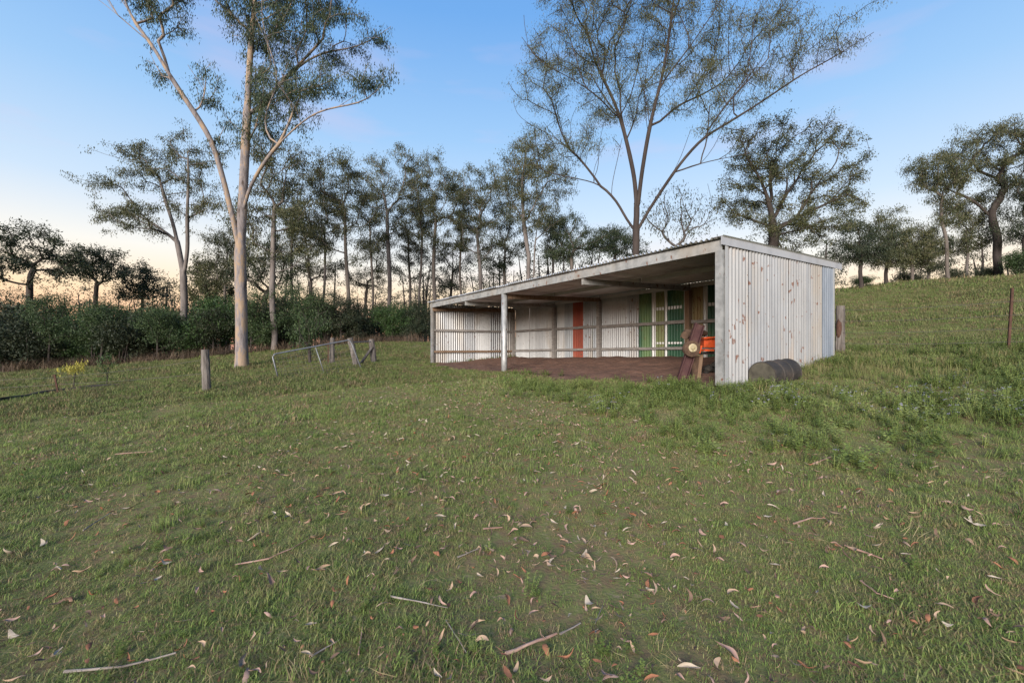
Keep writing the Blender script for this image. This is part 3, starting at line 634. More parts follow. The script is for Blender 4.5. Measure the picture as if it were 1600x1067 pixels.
spec = [  # px, d, top, blobs, r0, bark, leaf, label
 (428,30,(426,330),[(440,262,45,40),(400,320,45,40),(455,330,40,40),(425,215,35,25),(400,385,35,25),(470,390,30,25)],.19,'bark_pale','leaf_olive','slim pale-trunked gum directly right of the big forked gum'),
 (410,36,(412,470),[(395,395,40,30),(430,420,35,25),(380,430,25,20)],.20,'bark_dark','leaf_dark','dark crooked-trunked tree between the big forked gum and the slim pale gum'),
 (545,34,(540,330),[(520,275,50,36),(560,320,40,40),(500,330,35,35),(540,380,45,30),(515,240,25,15)],.15,'bark_mid','leaf_olive','thin straight gum rising just behind the leaning gate post'),
 (607,40,(607,330),[(600,245,48,28),(630,280,42,40),(575,290,30,35),(620,340,40,35),(590,370,25,25)],.21,'bark_pale','leaf_olive','pale tall gum with the highest domed crown of the row behind the gate'),
 (678,41,(680,340),[(680,275,36,30),(700,310,30,35),(655,310,28,35),(680,365,35,35)],.19,'bark_mid','leaf_olive','grey gum with narrow crown above the shed end nearest the gate'),
 (638,46,(640,380),[(640,350,30,40),(655,400,30,30),(625,410,25,25)],.15,'bark_mid','leaf_dark','short dark gum between two taller pale gums beyond the gate'),
 (751,40,(747,350),[(745,278,34,26),(765,325,36,40),(730,320,26,36),(750,370,38,35),(775,290,18,20)],.19,'bark_pale','leaf_olive','gum with tufted crown behind the middle of the low shed roof end'),
 (705,48,(706,380),[(710,390,30,35),(700,430,30,25)],.16,'bark_dark','leaf_dark','short dark-crowned tree in the gap between two tufted gums'),
 (790,44,(790,390),[(790,340,30,40),(800,385,28,30),(780,400,28,30)],.16,'bark_mid','leaf_dark','dense dark gum standing close to the twin-stemmed gum'),
 (905,38,(890,400),[(885,360,30,28),(915,380,28,22),(870,395,25,15),(950,378,30,22)],.16,'bark_mid','leaf_gum','low grey-green tree with leaning branches left of the vase-shaped tree'),
 (960,42,(960,400),[(955,375,32,22),(985,385,25,18)],.15,'bark_mid','leaf_gum','low grey-green tree directly behind the vase-shaped trunk'),
 (485,44,(484,440),[(480,390,40,35),(500,430,35,25),(465,350,25,25)],.17,'bark_mid','leaf_olive','bushy olive tree behind the upright timber post'),
 (572,48,(572,440),[(565,425,35,30),(590,400,30,30)],.15,'bark_mid','leaf_olive','low olive tree under the tall domed gum'),
 (458,38,(456,360),[(455,320,26,30),(470,360,24,26),(445,385,22,20)],.12,'bark_mid','leaf_olive','slim leaning gum between the slim pale gum and the bushy olive tree'),
 (505,41,(507,350),[(505,290,26,26),(518,335,24,28),(495,365,20,22)],.12,'bark_pale','leaf_olive','slim gum just left of the thin straight gum behind the gate post'),
 (582,43,(580,350),[(575,330,24,30),(590,375,22,24)],.12,'bark_mid','leaf_dark','narrow dark gum hugging the tall domed gum'),
 (655,43,(658,350),[(655,275,22,24),(665,330,22,30),(648,375,18,22)],.13,'bark_pale','leaf_olive','slim pale gum beside the grey gum with narrow crown'),
 (722,44,(720,360),[(718,300,20,24),(726,345,22,28),(712,385,18,20)],.12,'bark_mid','leaf_olive','slim gum left of the gum with tufted crown'),
 (352,42,(352,420),[(350,380,26,26),(362,420,24,22),(340,430,20,18)],.13,'bark_mid','leaf_olive','mid-height gum half hidden behind the big forked trunk'),
 (862,44,(862,390),[(862,350,22,24),(872,385,22,18)],.12,'bark_mid','leaf_olive','small gum right of the twin-stemmed gum'),
]
for i, (px, d, top, bl, r0, bk, lf, lab) in enumerate(spec):
    auto('gum_tree', lab, px, d, top, 2.5, bl, r0, bark=bk, leaf=lf, nclus=min(52, 12+7*len(bl)), per=5, crad=.75, nleaf=38, ln=.175, sig=.21, e=1.9, rt=.011, seed=20+i, hstart=.45, bf=.25, group=G)
auto('gum_tree', 'twin-stemmed gum with open upright crown just left of the vase-shaped tree', 828, 36, (826,400), 1, [(825,250,40,32),(850,285,38,36),(800,285,26,36),(835,330,40,36),(870,300,15,25),(820,225,20,12)], .2,
  limbs=[[(833,560,.6),(834,440,.5),(836,380,.4),(845,320,.5)],[(826,402),(818,350,-.3),(815,290,-.5),(822,240,-.6)],[(836,375,.4),(862,350,.3),(890,335,.2)]], bark='bark_pale', leaf='leaf_olive', nclus=75, per=5, crad=.72, nleaf=36, ln=.17, sig=.21, e=1.9, rt=.010, seed=41, hstart=.55, bf=.22, group=G)
auto('bare_gum_tree', 'pale thin-limbed gum, nearly bare, between the vase-shaped tree and the dense dark tree', 1058, 36, (1058,385), 1, [(1055,325,45,35),(1085,340,35,35),(1030,345,25,30)], .16, bark='bark_pale', leaf='leaf_olive', nclus=40, per=4, crad=.8, nleaf=5, ln=.24, sig=.35, seed=42, hstart=.55, bf=.2)
auto('dense_tree', 'dense dark spreading tree behind the corrugated end wall of the shed', 1208, 28, (1206,330), 2, [(1195,225,60,30),(1260,235,60,36),(1310,265,40,40),(1165,270,45,32),(1230,290,80,36),(1290,330,55,36),(1180,335,60,30),(1130,300,25,22),(1240,365,70,28),(1330,310,20,25)], .3, base_y=520, limbs=[[(1207,340),(1190,300,-.4),(1165,265,-.8),(1140,240,-1)],[(1208,345),(1235,300,.5),(1270,260,.9),(1310,230,1.2)],[(1207,320),(1205,270,.2),(1215,215,.4)],[(1208,360),(1255,335,-.8),(1310,310,-1.4)],[(1207,355),(1165,330,.8),(1115,310,1.3)]],
  bark='bark_dark', leaf='leaf_olive', nclus=125, per=6, crad=.62, nleaf=36, ln=.14, sig=.17, sub=4, sublen=3.5, e=1.9, rt=.011, seed=43, hstart=.4, bf=.25, droop=.45, width=.3)
auto('hill_tree', 'tall dark-trunked tree with flat layered crown on the hill beside the right thicket', 1562, 40, (1552,330), 2, [(1540,225,55,24),(1590,235,50,28),(1520,270,45,20),(1590,290,40,25),(1560,205,35,12)], .34, base_y=432,
  bark='bark_dark', leaf='leaf_olive', nclus=75, per=6, crad=.8, nleaf=36, ln=.18, sig=.23, e=1.9, rt=.011, seed=44, hstart=.55, bf=.2, limbs=[[(1555,345),(1530,310,.5),(1495,290,.9),(1470,285,1)]])
for i, (px, d, top, bl, r0, bk, lf, lab, by) in enumerate([
 (1482,39,(1470,300),[(1462,262,34,20),(1480,290,26,24),(1445,285,16,14),(1485,335,18,18)],.15,'bark_mid','leaf_olive','slender leaning tree with small tufted crown on the hill crest',436),
 (1512,42,(1510,360),[(1515,330,26,26),(1530,365,20,20),(1500,380,22,20)],.12,'bark_pale','leaf_olive','thin pale sparse tree on the hill crest beside the tall dark trunk',434),
 (1604,38,(1602,330),[(1600,290,30,35),(1620,340,35,45),(1595,345,25,30),(1630,260,40,40)],.2,'bark_dark','leaf_dark','dense green-crowned tree at the far end of the hill crest',428),
 (1345,37,(1345,400),[(1340,370,32,28),(1365,385,28,25),(1325,395,20,25)],.15,'bark_dark','leaf_dark','low dark tree on the slope right behind the shed capping',458),
 (1385,41,(1385,390),[(1385,355,25,25),(1400,385,30,25),(1370,390,25,22)],.15,'bark_dark','leaf_olive','low bushy tree on the crest with a feathery top',448),
 (1425,40,(1425,400),[(1420,375,28,22),(1440,395,25,22),(1405,400,22,20)],.13,'bark_mid','leaf_olive','short sparse tree on the crest, left of the slender leaning one',444),
 (1450,43,(1452,400),[(1455,380,22,28),(1460,410,25,16)],.12,'bark_mid','leaf_dark','small dark tree on the crest under the slender leaning one',440)]):
    auto('hill_tree', lab, px, d, top, 2, bl, r0, base_y=by, bark=bk, leaf=lf, nclus=18+8*len(bl), per=5, crad=.7, nleaf=36, ln=.18, sig=.23, e=1.9, rt=.010, seed=60+i, hstart=.3, bf=.25, group='trees along the hill crest')
for i, (px, d, top, bl, r0, lab) in enumerate([
 (46,42,(46,430),[(50,372,60,26),(15,385,50,30),(95,400,45,26),(40,415,70,28),(120,425,30,18),(-40,390,50,40)],.27,'wide dark spreading tree with heavy limbs above the shrub thicket'),
 (146,46,(150,440),[(150,405,36,16),(170,425,26,14),(130,420,26,16)],.2,'smaller flat-topped dark tree next to the wide spreading tree'),
 (222,50,(222,460),[(218,432,26,18),(235,450,24,16),(205,455,20,14)],.15,'small round tree beyond the thicket, left of the low-forked pale gum'),
 (326,44,(326,460),[(325,428,28,22),(340,455,24,20),(310,455,20,18)],.16,'small round tree beyond the thicket, right of the low-forked pale gum')]):
    auto('spreading_tree', lab, px, d, top, 1.5, bl, r0, base_y=575, bark='bark_dark', leaf='leaf_dark' if i != 3 else 'leaf_olive', nclus=12+6*len(bl), per=6, crad=.8, nleaf=22, ln=.25, sig=.24, e=1.9, rt=.011, seed=80+i, hstart=.5, bf=.25, droop=.3, width=.34)

# ------------------------------------------------------------------ thicket of shrubs along the tree line
def shrub_mesh(seed, h=3.0, rx=1.5, n=230, nl=34, ln=.14):
    rs = np.random.default_rng(seed); pts = []; lob = [(rs.uniform(-.5,.5)*rx, rs.uniform(-.5,.5)*rx, h*rs.uniform(.35,.82), rx*rs.uniform(.4,.7)) for _ in range(9)]
    while len(pts) < n:
        l = lob[rs.integers(len(lob))]; u_ = rs.normal(0,1,3); u_ /= np.linalg.norm(u_); u_ *= rs.uniform(.3,1)**.4
        p = np.array(l[:3])+u_*l[3]*np.array([1,1,.85])
        if p[2] > .25 and p[2] < h: pts.append(p)
    P = np.array(pts); cr_ = leaves_mesh('foliage', P, nl, ln, .17, .35, .32, rs)
    mb = MB()
    for k in range(7):
        q_ = P[rs.integers(n)]; b = Vector((rs.uniform(-.25,.25), rs.uniform(-.25,.25), -.2)); m_ = Vector(q_)*.5+b*.5+Vector((0,0,.3)); mb.tube([b, m_, Vector(q_)], [.045,.03,.012], 5, cap=False)
    me = bpy.data.meshes.new('stem'); me.from_pydata([tuple(v_) for v_ in mb.v], [], mb.f); me.update(); me.materials.append(M['bark_dark'])
    return cr_, me
SV = [shrub_mesh(200+i, rx=1.25+.12*i) for i in range(5)]
lf_of = ['leaf_shrub','leaf_dark','leaf_shrub','leaf_dark','leaf_bright']
for (cm_, sm_), lf in zip(SV, lf_of): cm_.materials.append(M[lf])
row = []
for i, px in enumerate(np.linspace(-90, 655, 22)):
    d = float(np.interp(px, [-90,200,350,600,660], [27,29.5,31,33.5,32]))+rng.uniform(-.6,1.2)
    top = float(np.interp(px, [-90,0,90,200,300,400,480,560,640,670], [478,482,490,478,492,478,470,486,480,492]))+rng.uniform(-22,48)
    row.append((px+rng.uniform(-8,8), d, top))
for i, px in enumerate(np.linspace(-70, 640, 15)):
    row.append((px, float(np.interp(px, [-90,200,640], [33,35,38]))+rng.uniform(-1,1), 470+rng.uniform(-10,12)))
for px, d, top in [(1590,38,385),(1620,37,400),(1540,41,415),(1350,39,428),(1490,42,418),(1420,42,425)]: row.append((px, d, top))
lab = {'leaf_shrub':'mid green bushy shrub in the thicket along the tree line', 'leaf_dark':'dark green bushy shrub in the thicket along the tree line', 'leaf_bright':'brighter green bushy shrub in the thicket along the tree line'}
for i, (px, d, top) in enumerate(row):
    X = (px-800)/F*d; z = gz(X, d); H = max(1.0, CAMZ-(top-Y0)/F*d-z); k = (i*3+i//4)%5
    if k == 4 and i % 2: k = 1
    hill = px > 1300
    near_ = [(30,'below the wide spreading tree'),(130,'behind the yellow-leaved sapling'),(225,'behind the thin green sapling'),(310,'by the low-forked pale gum'),(400,'behind the big forked gum'),(500,'behind the sagging gate'),(600,'behind the timber gate posts'),(9999,'beside the low shed end')]
    where = next(t for lim_, t in near_ if px < lim_); tone = {'leaf_shrub':'mid green','leaf_dark':'dark green','leaf_bright':'brighter green'}[lf_of[k]]
    size_ = 'tall' if H > 3.1 else 'low' if H < 2.2 else 'middling'; lab[lf_of[k]] = '%s %s shrub %s the thicket %s' % (size_, tone, 'deep in' if i >= 22 else 'at the edge of', where)
    r = thing('shrub', lab[lf_of[k]] if not hill else 'green shrub among the trees on the hill crest', 'shrub', (X, d, z), 'shrubs of the thicket '+lf_of[k] if not hill else 'shrubs on the hill crest')
    r['group'] = 'shrubs on the hill crest' if hill else '%s thicket shrubs' % tone
    r.rotation_euler = (0, 0, rng.uniform(0, 6.28)); s = H/3.0; r.scale = (max(s,.75)*rng.uniform(.75,1.2), max(s,.75), s)
    for nm, me in (('foliage', SV[k][0]), ('stem', SV[k][1])):
        o = bpy.data.objects.new(nm, me); C.objects.link(o); o.parent = r
for i, (px, d, bl, lf, lab_) in enumerate([
 (468,30.5,[(470,470,38,30),(455,500,30,22),(490,495,26,22)],'leaf_shrub','feathery dark young tree behind the middle of the sagging gate'),
 (532,31.5,[(530,478,36,28),(545,505,28,20)],'leaf_dark','broad young tree behind the leaning gate post'),
 (612,32.5,[(608,490,24,18),(622,505,22,16)],'leaf_bright','bright green young tree nearest the low end of the shed'),
 (655,33,[(655,490,20,20),(645,508,18,14)],'leaf_dark','dark young tree touching the low end wall of the shed'),
 (392,30,[(396,478,22,28),(410,510,22,18)],'leaf_shrub','upright young tree right behind the big forked gum'),
 (246,29,[(244,498,28,20),(262,520,24,18)],'leaf_shrub','rounded young tree left of the low-forked pale gum'),
 (160,28.5,[(160,492,28,22),(146,515,26,18)],'leaf_shrub','pale feathery young tree in the thicket behind the yellow-leaved sapling'),
 (78,28,[(76,482,32,24),(92,512,26,20)],'leaf_shrub','rounded young tree below the wide spreading tree'),
 (333,30,[(332,500,24,20),(318,520,20,16)],'leaf_dark','dark young tree between the low-forked pale gum and the big forked gum')]):
    auto('young_tree', lab_, px, d, (px+1,500), 1, bl, .06, base_y=560, bark='bark_dark', leaf=lf, nclus=34, per=5, crad=.42, nleaf=26, ln=.13, sig=.18, e=1.9, rt=.008, seed=400+i, hstart=.25, droop=.4, width=.3)
# sapling by the gate, small yellow sapling on the left
auto('sapling', 'slim dark sapling with loose crown between the gate and the thicket', 485, 20, (482,530), .5, [(478,515,22,16),(490,500,20,14),(468,535,14,10)], .06, base_y=568, bark='bark_dark', leaf='leaf_shrub', nclus=22, per=4, crad=.3, nleaf=12, ln=.11, sig=.15, seed=301, hstart=.3)
auto('sapling', 'small yellow-leaved sapling in the grass before the thicket', 114, 14, (117,575), .3, [(118,570,12,8),(108,572,8,6)], .012, base_y=606, bark='bark_dark', leaf='leaf_yellow', nclus=8, per=3, crad=.12, nleaf=8, ln=.09, sig=.07, seed=302, hstart=.5, rt=.004)
auto('sapling', 'thin green sapling with a few leaves in the grass before the thicket', 165, 14.5, (166,570), .3, [(168,560,10,8),(160,572,8,6)], .011, base_y=602, bark='bark_dark', leaf='leaf_bright', nclus=7, per=3, crad=.12, nleaf=6, ln=.09, sig=.07, seed=303, hstart=.4, rt=.004)

# ------------------------------------------------------------------ far woodland: one mass beyond the row
rs = np.random.default_rng(55); P = []; mb = MB()
for i in range(340):
    px = rs.uniform(-250, 1000) if i < 290 else rs.uniform(1000, 1850); d = rs.uniform(50, 100); X = (px-800)/F*d; z = gz(X, d)
    H = rs.uniform(7, 14)*(1 if px < 1000 else .55); mb.tube([(X,d,z-.3),(X+rs.uniform(-.3,.3),d,z+H*.5),(X+rs.uniform(-.6,.6),d,z+H*.85)], [.16,.12,.05], 5, cap=False)
    for k in range(22):
        a = rs.uniform(0,6.28); rr = rs.uniform(0,1)**.5*H*.26; P.append((X+rr*math.cos(a), d+rr*math.sin(a), z+H*rs.uniform(.25,1)))
far = ob('far_woodland', leaves_mesh('far_woodland', np.array(P), 24, .28, .30, .45, .36, rs), M['leaf_dark'])
far['kind'] = 'stuff'; tag(far, 'distant woodland seen between the nearer trunks', 'woodland')
tr_ = mb.build('far_trunks', M['bark_dark']); tr_.parent = far

# ------------------------------------------------------------------ grass, weeds, litter
def gmat(name, cols, rnd=.7, sc=1.1, tr=.3): return mat(name, cols, scale=sc, detail=6, coords='World', rnd=rnd, transl=tr, rough=.7, spec=.2)
M['grass'] = gmat('grass_blade', [(.28,.195,.115,.17),(.205,.182,.078,.31),(.145,.20,.052,.45),(.178,.24,.062,.66),(.29,.25,.125,.90)])
M['grass_tall'] = gmat('tall_grass_blade', [(.10,.145,.038,.2),(.14,.19,.052,.5),(.22,.23,.085,.8)])
M['grass_far'] = gmat('paddock_grass_blade', [(.19,.14,.075,.17),(.135,.13,.055,.34),(.098,.132,.036,.48),(.125,.16,.045,.64),(.19,.165,.08,.88)])
M['straw'] = gmat('dry_straw', [(.17,.13,.07,.2),(.25,.20,.10,.5),(.30,.25,.14,.8)])
M['seed'] = gmat('seeding_grass', [(.13,.14,.05,.2),(.18,.17,.068,.5),(.22,.185,.09,.8)])
M['weed'] = gmat('weed_leaf', [(.12,.16,.04,.2),(.165,.215,.055,.5),(.235,.27,.085,.8)])
M['purple'] = mat('mauve_flower', [(.26,.23,.33),(.36,.32,.44)], rough=.8)
M['brush'] = gmat('dead_brush', [(.06,.042,.030,.2),(.10,.07,.048,.5),(.14,.10,.065,.8)], tr=.1)
def blades(rs, n, rad, h, w_, lean, curl=.35):
    V = []; Fc = []
    for i in range(n):
        a = rs.uniform(0,6.28); r = rad*rs.uniform(0,1)**.5; b = np.array([r*math.cos(a), r*math.sin(a), -.01]); hh = h*rs.uniform(.5,1.2); ta = rs.uniform(0,6.28); ll = lean*rs.uniform(.2,1.3)*hh
        dr = np.array([math.cos(ta), math.sin(ta), 0]); sd_ = np.array([-math.sin(ta), math.cos(ta), 0])*w_*rs.uniform(.6,1.2)*.5
        m_ = b+dr*ll*.4+np.array([0,0,hh*.6]); t = b+dr*ll*(1+curl)+np.array([0,0,hh*(1-curl*.4)]); k = len(V)
        V += [b-sd_, b+sd_, m_+sd_*.8, m_-sd_*.8, t]; Fc += [(k,k+1,k+2,k+3), (k+3,k+2,k+4)]
    return V, Fc
def coll(name, objs):
    c = bpy.data.collections.new(name)
    for o in objs: c.objects.link(o)
    return c
def pobj(name, V, Fc, mats, mi=None):
    me = bpy.data.meshes.new(name); me.from_pydata([tuple(v_) for v_ in V], [], Fc); me.update()
    for m_ in mats: me.materials.append(m_)
    if mi is not None: me.polygons.foreach_set('material_index', mi)
    return bpy.data.objects.new(name, me)
rs = np.random.default_rng(77)
c_short = coll('short_tufts', [pobj('t%d'%i, *blades(rs, 40, .08, .032, .0036, 1.0), [M['grass']]) for i in range(6)])
c_mid = coll('mid_tufts', [pobj('m%d'%i, *blades(rs, 30, .10, .12, .006, .6), [M['grass_tall']]) for i in range(5)])
c_far = coll('far_tufts', [pobj('f%d'%i, *blades(rs, 34, .30, .13, .018, .6), [M['grass_far']]) for i in range(5)])
c_straw = coll('straw_tufts', [pobj('s%d'%i, *blades(rs, 9, .06, .16, .004, .9), [M['straw']]) for i in range(4)])
c_seed = coll('seed_tufts', [pobj('e%d'%i, *blades(rs, 22, .14, .34, .009, .45), [M['seed']]) for i in range(4)])
c_brush = coll('brush_tufts', [pobj('b%d'%i, *blades(rs, 40, .45, .7, .02, .9), [M['brush']]) for i in range(4)])
def weed(rs, flower):
    V, Fc = [], []; mi = []
    for s_ in range(rs.integers(4,8)):
        a = rs.uniform(0,6.28); r = rs.uniform(0,.10); h = rs.uniform(.14,.30); top = np.array([r*math.cos(a)*2, r*math.sin(a)*2, h]); b = np.array([r*math.cos(a), r*math.sin(a), 0])
        k = len(V); V += [b+[.003,0,0], b-[.003,0,0], top-[.002,0,0], top+[.002,0,0]]; Fc.append((k,k+1,k+2,k+3)); mi.append(0)
        for t in np.linspace(.25,1,6):
            c = b+(top-b)*t
            for sg in (0, 3.14):
                an = t*9+sg+a; ln = rs.uniform(.035,.07)*(1.25-.6*t); dr = np.array([math.cos(an), math.sin(an), rs.uniform(-.1,.5)]); sd_ = np.array([-math.sin(an), math.cos(an), 0])*ln*.42; k = len(V)
                V += [c, c+dr*ln*.5+sd_, c+dr*ln, c+dr*ln*.5-sd_]; Fc.append((k,k+1,k+2,k+3)); mi.append(0)
        if flower and rs.uniform() < .6:
            for q_ in range(7):
                c = top+rs.normal(0,.013,3)*[1,1,.35]+[0,0,.012]; k = len(V); e_ = .0055
                V += [c+[e_,0,0], c+[0,e_,.002], c-[e_,0,0], c-[0,e_,.002]]; Fc.append((k,k+1,k+2,k+3)); mi.append(1)
    return V, Fc, mi
def wo(i, fl): V, Fc, mi = weed(rs, fl); return pobj('w%d'%i, V, Fc, [M['weed'], M['purple']], mi)
c_weed = coll('weeds', [wo(i, False) for i in range(5)]); c_flow = coll('flower_weeds', [wo(i+10, True) for i in range(4)])
def scatter(name, x, y, scl, collection, m, label, cat, tilt=.12, dz=0.0, flat=False):
    x = np.asarray(x); y = np.asarray(y); z = hz(x, y)+dz; n = len(x); r_ = np.random.default_rng(n)
    me = bpy.data.meshes.new(name); me.vertices.add(n); me.vertices.foreach_set('co', np.c_[x,y,z].astype(np.float32).ravel())
    a = me.attributes.new('rot', 'FLOAT_VECTOR', 'POINT'); a.data.foreach_set('vector', np.c_[r_.normal(0,tilt,n), r_.normal(0,tilt,n), r_.uniform(0,6.28,n)].astype(np.float32).ravel())
    a = me.attributes.new('scl', 'FLOAT', 'POINT'); a.data.foreach_set('value', np.asarray(scl, np.float32))
    a = me.attributes.new('pick', 'INT', 'POINT'); a.data.foreach_set('value', r_.integers(0, 1000, n).astype(np.int32) % len(collection.objects))
    me.materials.append(m); o = bpy.data.objects.new(name, me); C.objects.link(o)
    g = bpy.data.node_groups.new(name, 'GeometryNodeTree'); g.interface.new_socket('Geometry', in_out='INPUT', socket_type='NodeSocketGeometry'); g.interface.new_socket('Geometry', in_out='OUTPUT', socket_type='NodeSocketGeometry')
    N = g.nodes.new; Lk = g.links.new; gi = N('NodeGroupInput'); go = N('NodeGroupOutput'); ip = N('GeometryNodeInstanceOnPoints'); ci = N('GeometryNodeCollectionInfo')
    ci.inputs['Collection'].default_value = collection; ci.inputs['Separate Children'].default_value = True; ci.inputs['Reset Children'].default_value = True
    def na(nm, t): k = N('GeometryNodeInputNamedAttribute'); k.data_type = t; k.inputs['Name'].default_value = nm; return [s_ for s_ in k.outputs if s_.enabled and s_.name == 'Attribute'][0]
    er = N('FunctionNodeEulerToRotation'); Lk(na('rot','FLOAT_VECTOR'), er.inputs[0]); Lk(er.outputs[0], ip.inputs['Rotation'])
    Lk(na('scl','FLOAT'), ip.inputs['Scale']); ip.inputs['Pick Instance'].default_value = True; Lk(na('pick','INT'), ip.inputs['Instance Index'])
    Lk(gi.outputs[0], ip.inputs['Points']); Lk(ci.outputs[0], ip.inputs['Instance']); Lk(ip.outputs[0], go.inputs[0])
    md = o.modifiers.new('scatter', 'NODES'); md.node_group = g; o['kind'] = 'stuff'; return tag(o, label, cat)
def fan(r0, r1, dens, ang=R(60), seed=0):
    r_ = np.random.default_rng(seed); n = int(dens*ang*(r1*r1-r0*r0)); r = np.sqrt(r_.uniform(r0*r0, r1*r1, n)); a = r_.uniform(-ang, ang, n); return r*np.sin(a), r*np.cos(a)
def in_shed(x, y, m_=0.0):
    u_, v_ = shed_uv(x, y); e_ = -.55+.35*np.sin(u_*1.1+.5)+.18*np.sin(u_*2.9)+.1*np.sin(u_*6.1)
    return (u_ > -.02-m_) & (u_ < LEN+.08+m_) & (v_ > np.where(m_ > 0, -m_, e_+.1)) & (v_ < DEP+.55)
def pn(x, y, s, o_=0.0):   # smooth patch noise 0..1
    x = x*s+o_; y = y*s-o_
    return .5+.18*np.sin(x*1.0+1.7*np.sin(y*.7))+.16*np.sin(y*1.3+1.3*np.sin(x*.9+2))+.10*np.sin(x*2.7+y*1.9)+.08*np.sin(x*4.1-y*3.7+1)
def weedmask(x, y):
    lim = np.interp(x, [-.5,.65,1.85,3.2,4.9,9], [9.0,7.4,5.0,4.3,4.2,3.6]); return np.clip((y-lim)/2.2+.25, 0, 1)*np.clip((x+.4)/.8, 0, 1)*(np.hypot(x,y) < 15)
def cut(x, y, keep): return x[keep], y[keep]
def rings(lst, seed):
    X, Y, Sx = [], [], []
    for i, (r0, r1, dn, sc_) in enumerate(lst):
        x, y = fan(r0, r1, dn, seed=seed+i); X.append(x); Y.append(y); Sx.append(np.full(len(x), sc_))
    return np.concatenate(X), np.concatenate(Y), np.concatenate(Sx)
x, y, s = rings([(.6,4,560,.8),(4,8,290,1.1),(8,14,110,1.7)], 1)
r_ = np.random.default_rng(5); pat = pn(x, y, .9); bare = pn(x, y, 1.7, 3.1)
worn = np.exp(-((x-.25-.06*y)/(.5+.05*y))**2)*np.clip(1.5-y/7, 0, 1)*np.clip(pn(x,y,2.4,6)*2-.35, 0, 1)     # trodden way up to the shed
k = ~in_shed(x, y) & (r_.uniform(0,1,len(x)) < np.clip(1.5*bare+.22, .4, 1)*(1-.72*worn)); s = s*(.55+1.0*pat)*r_.uniform(.6,1.5,len(x))*(1-.3*worn)
scatter('short_grass', x[k], y[k], s[k], c_short, M['grass'], 'short grazed grass covering the paddock in the foreground', 'grass')
x, y, s = rings([(12,22,34,.7),(22,40,13,1.1),(40,75,2.5,2.2)], 20); k = ~in_shed(x, y); s = s*(.6+.8*pn(x,y,.5))*r_.uniform(.7,1.3,len(x))
scatter('paddock_grass', x[k], y[k], s[k], c_far, M['grass'], 'rough paddock grass on the slopes behind and beside the shed', 'grass')
x, y, s = rings([(.8,4,34,.6),(4,9,22,.8),(9,16,9,1.1),(16,24,5,1.4)], 40); wm = weedmask(x, y); pat = pn(x, y, 1.3, 9)
u_, v_ = shed_uv(x, y); near = np.exp(-np.clip(np.abs(v_+.8), 0, None)**2/1.2)*((u_ > -3) & (u_ < LEN+1)); leftm = (x < -3)*.25
k = ~in_shed(x, y) & (r_.uniform(0,1,len(x)) < np.clip((pat-.54)*4+.12*wm+.4*near+leftm, .03, 1)); s = s*r_.uniform(.6,1.3,len(x))
scatter('tall_grass', x[k], y[k], s[k], c_mid, M['grass_tall'], 'taller green grass clumps scattered through the turf and along the shed', 'grass')
x, y = fan(3.5, 15, 85, seed=60); wm = weedmask(x, y); k = ~in_shed(x, y, .1) & (r_.uniform(0,1,len(x)) < wm*np.clip((pn(x,y,1.1,4)-.3)*2.2,.08,1))
scatter('green_weeds', x[k], y[k], r_.uniform(.35,.8,k.sum()), c_weed, M['weed'], 'lush leafy green weeds in front of the corrugated end wall', 'weeds')
x, y = fan(3.5, 11, 20, seed=61); wm = weedmask(x, y); k = ~in_shed(x, y, .2) & (r_.uniform(0,1,len(x)) < wm*np.clip((pn(x,y,1.2,7)-.45)*4, 0, 1)*(y < 8.2))
scatter('flowering_weeds', x[k], y[k], r_.uniform(.6,.95,k.sum()), c_flow, M['weed'], 'mauve-flowered weeds growing among the green weeds', 'weeds')
x, y = fan(6.5, 15, 18, seed=62); rr = np.hypot(x,y); k = ~in_shed(x, y, .1) & (x > 4.0) & (r_.uniform(0,1,len(x)) < np.exp(-((y-8.6+.12*(x-6))/1.2)**2)*np.clip(pn(x,y,.9,2)*1.6-.2,0,1))
scatter('seeding_grass', x[k], y[k], r_.uniform(.4,.9,k.sum()), c_seed, M['seed'], 'yellowish seeding grass beside the drum and fence', 'grass')
x, y = fan(.8, 12, 9, seed=63); k = ~in_shed(x, y) & (r_.uniform(0,1,len(x)) < np.clip(pn(x,y,1.6,5)*1.5-.35,0,1))
scatter('dry_straw', x[k], y[k], r_.uniform(.35,1.0,k.sum()), c_straw, M['straw'], 'thin dry straw stalks mixed into the turf', 'straw', tilt=.5)
bx = np.concatenate([np.linspace(-34, -6, 260)+r_.normal(0,.5,260)]); pxs = bx/ (31.0)*F+800
by = np.interp(pxs, [-90,200,350,600,660], [25.6,28.2,29.6,32,30.5])+r_.normal(0,.7,len(bx))
scatter('dead_brush', bx, by, r_.uniform(.6,1.3,len(bx)), c_brush, M['brush'], 'brown dead brush along the foot of the thicket', 'brush')
# fallen leaves
lm = [mat('dry_leaf_tan', [(.22,.145,.095),(.33,.23,.155)], scale=9), mat('dry_leaf_rust', [(.16,.065,.034),(.24,.105,.055)], scale=9), mat('dry_leaf_pink', [(.24,.145,.11),(.34,.22,.175)], scale=9), mat('dry_leaf_pale', [(.27,.22,.165),(.36,.30,.235)], scale=9), mat('dry_leaf_brown', [(.08,.048,.033),(.14,.088,.06)], scale=9)]
def leaf_mesh(L_, W_, bend, curl, fold):
    n = 7; V = []; Fc = []
    for i in range(n+1):
        t = i/n; wd = W_*math.sin(math.pi*min(1,t*.93+.05))**.8*.5; x_ = (t-.5)*L_; y_ = bend*L_*math.sin(math.pi*t); z_ = curl*L_*(2*t-1)**2
        V += [(x_, y_-wd, z_+fold*wd), (x_, y_, z_), (x_, y_+wd, z_+fold*wd)]
    for i in range(n): k = i*3; Fc += [(k,k+3,k+4,k+1), (k+1,k+4,k+5,k+2)]
    return V, Fc
lv = []
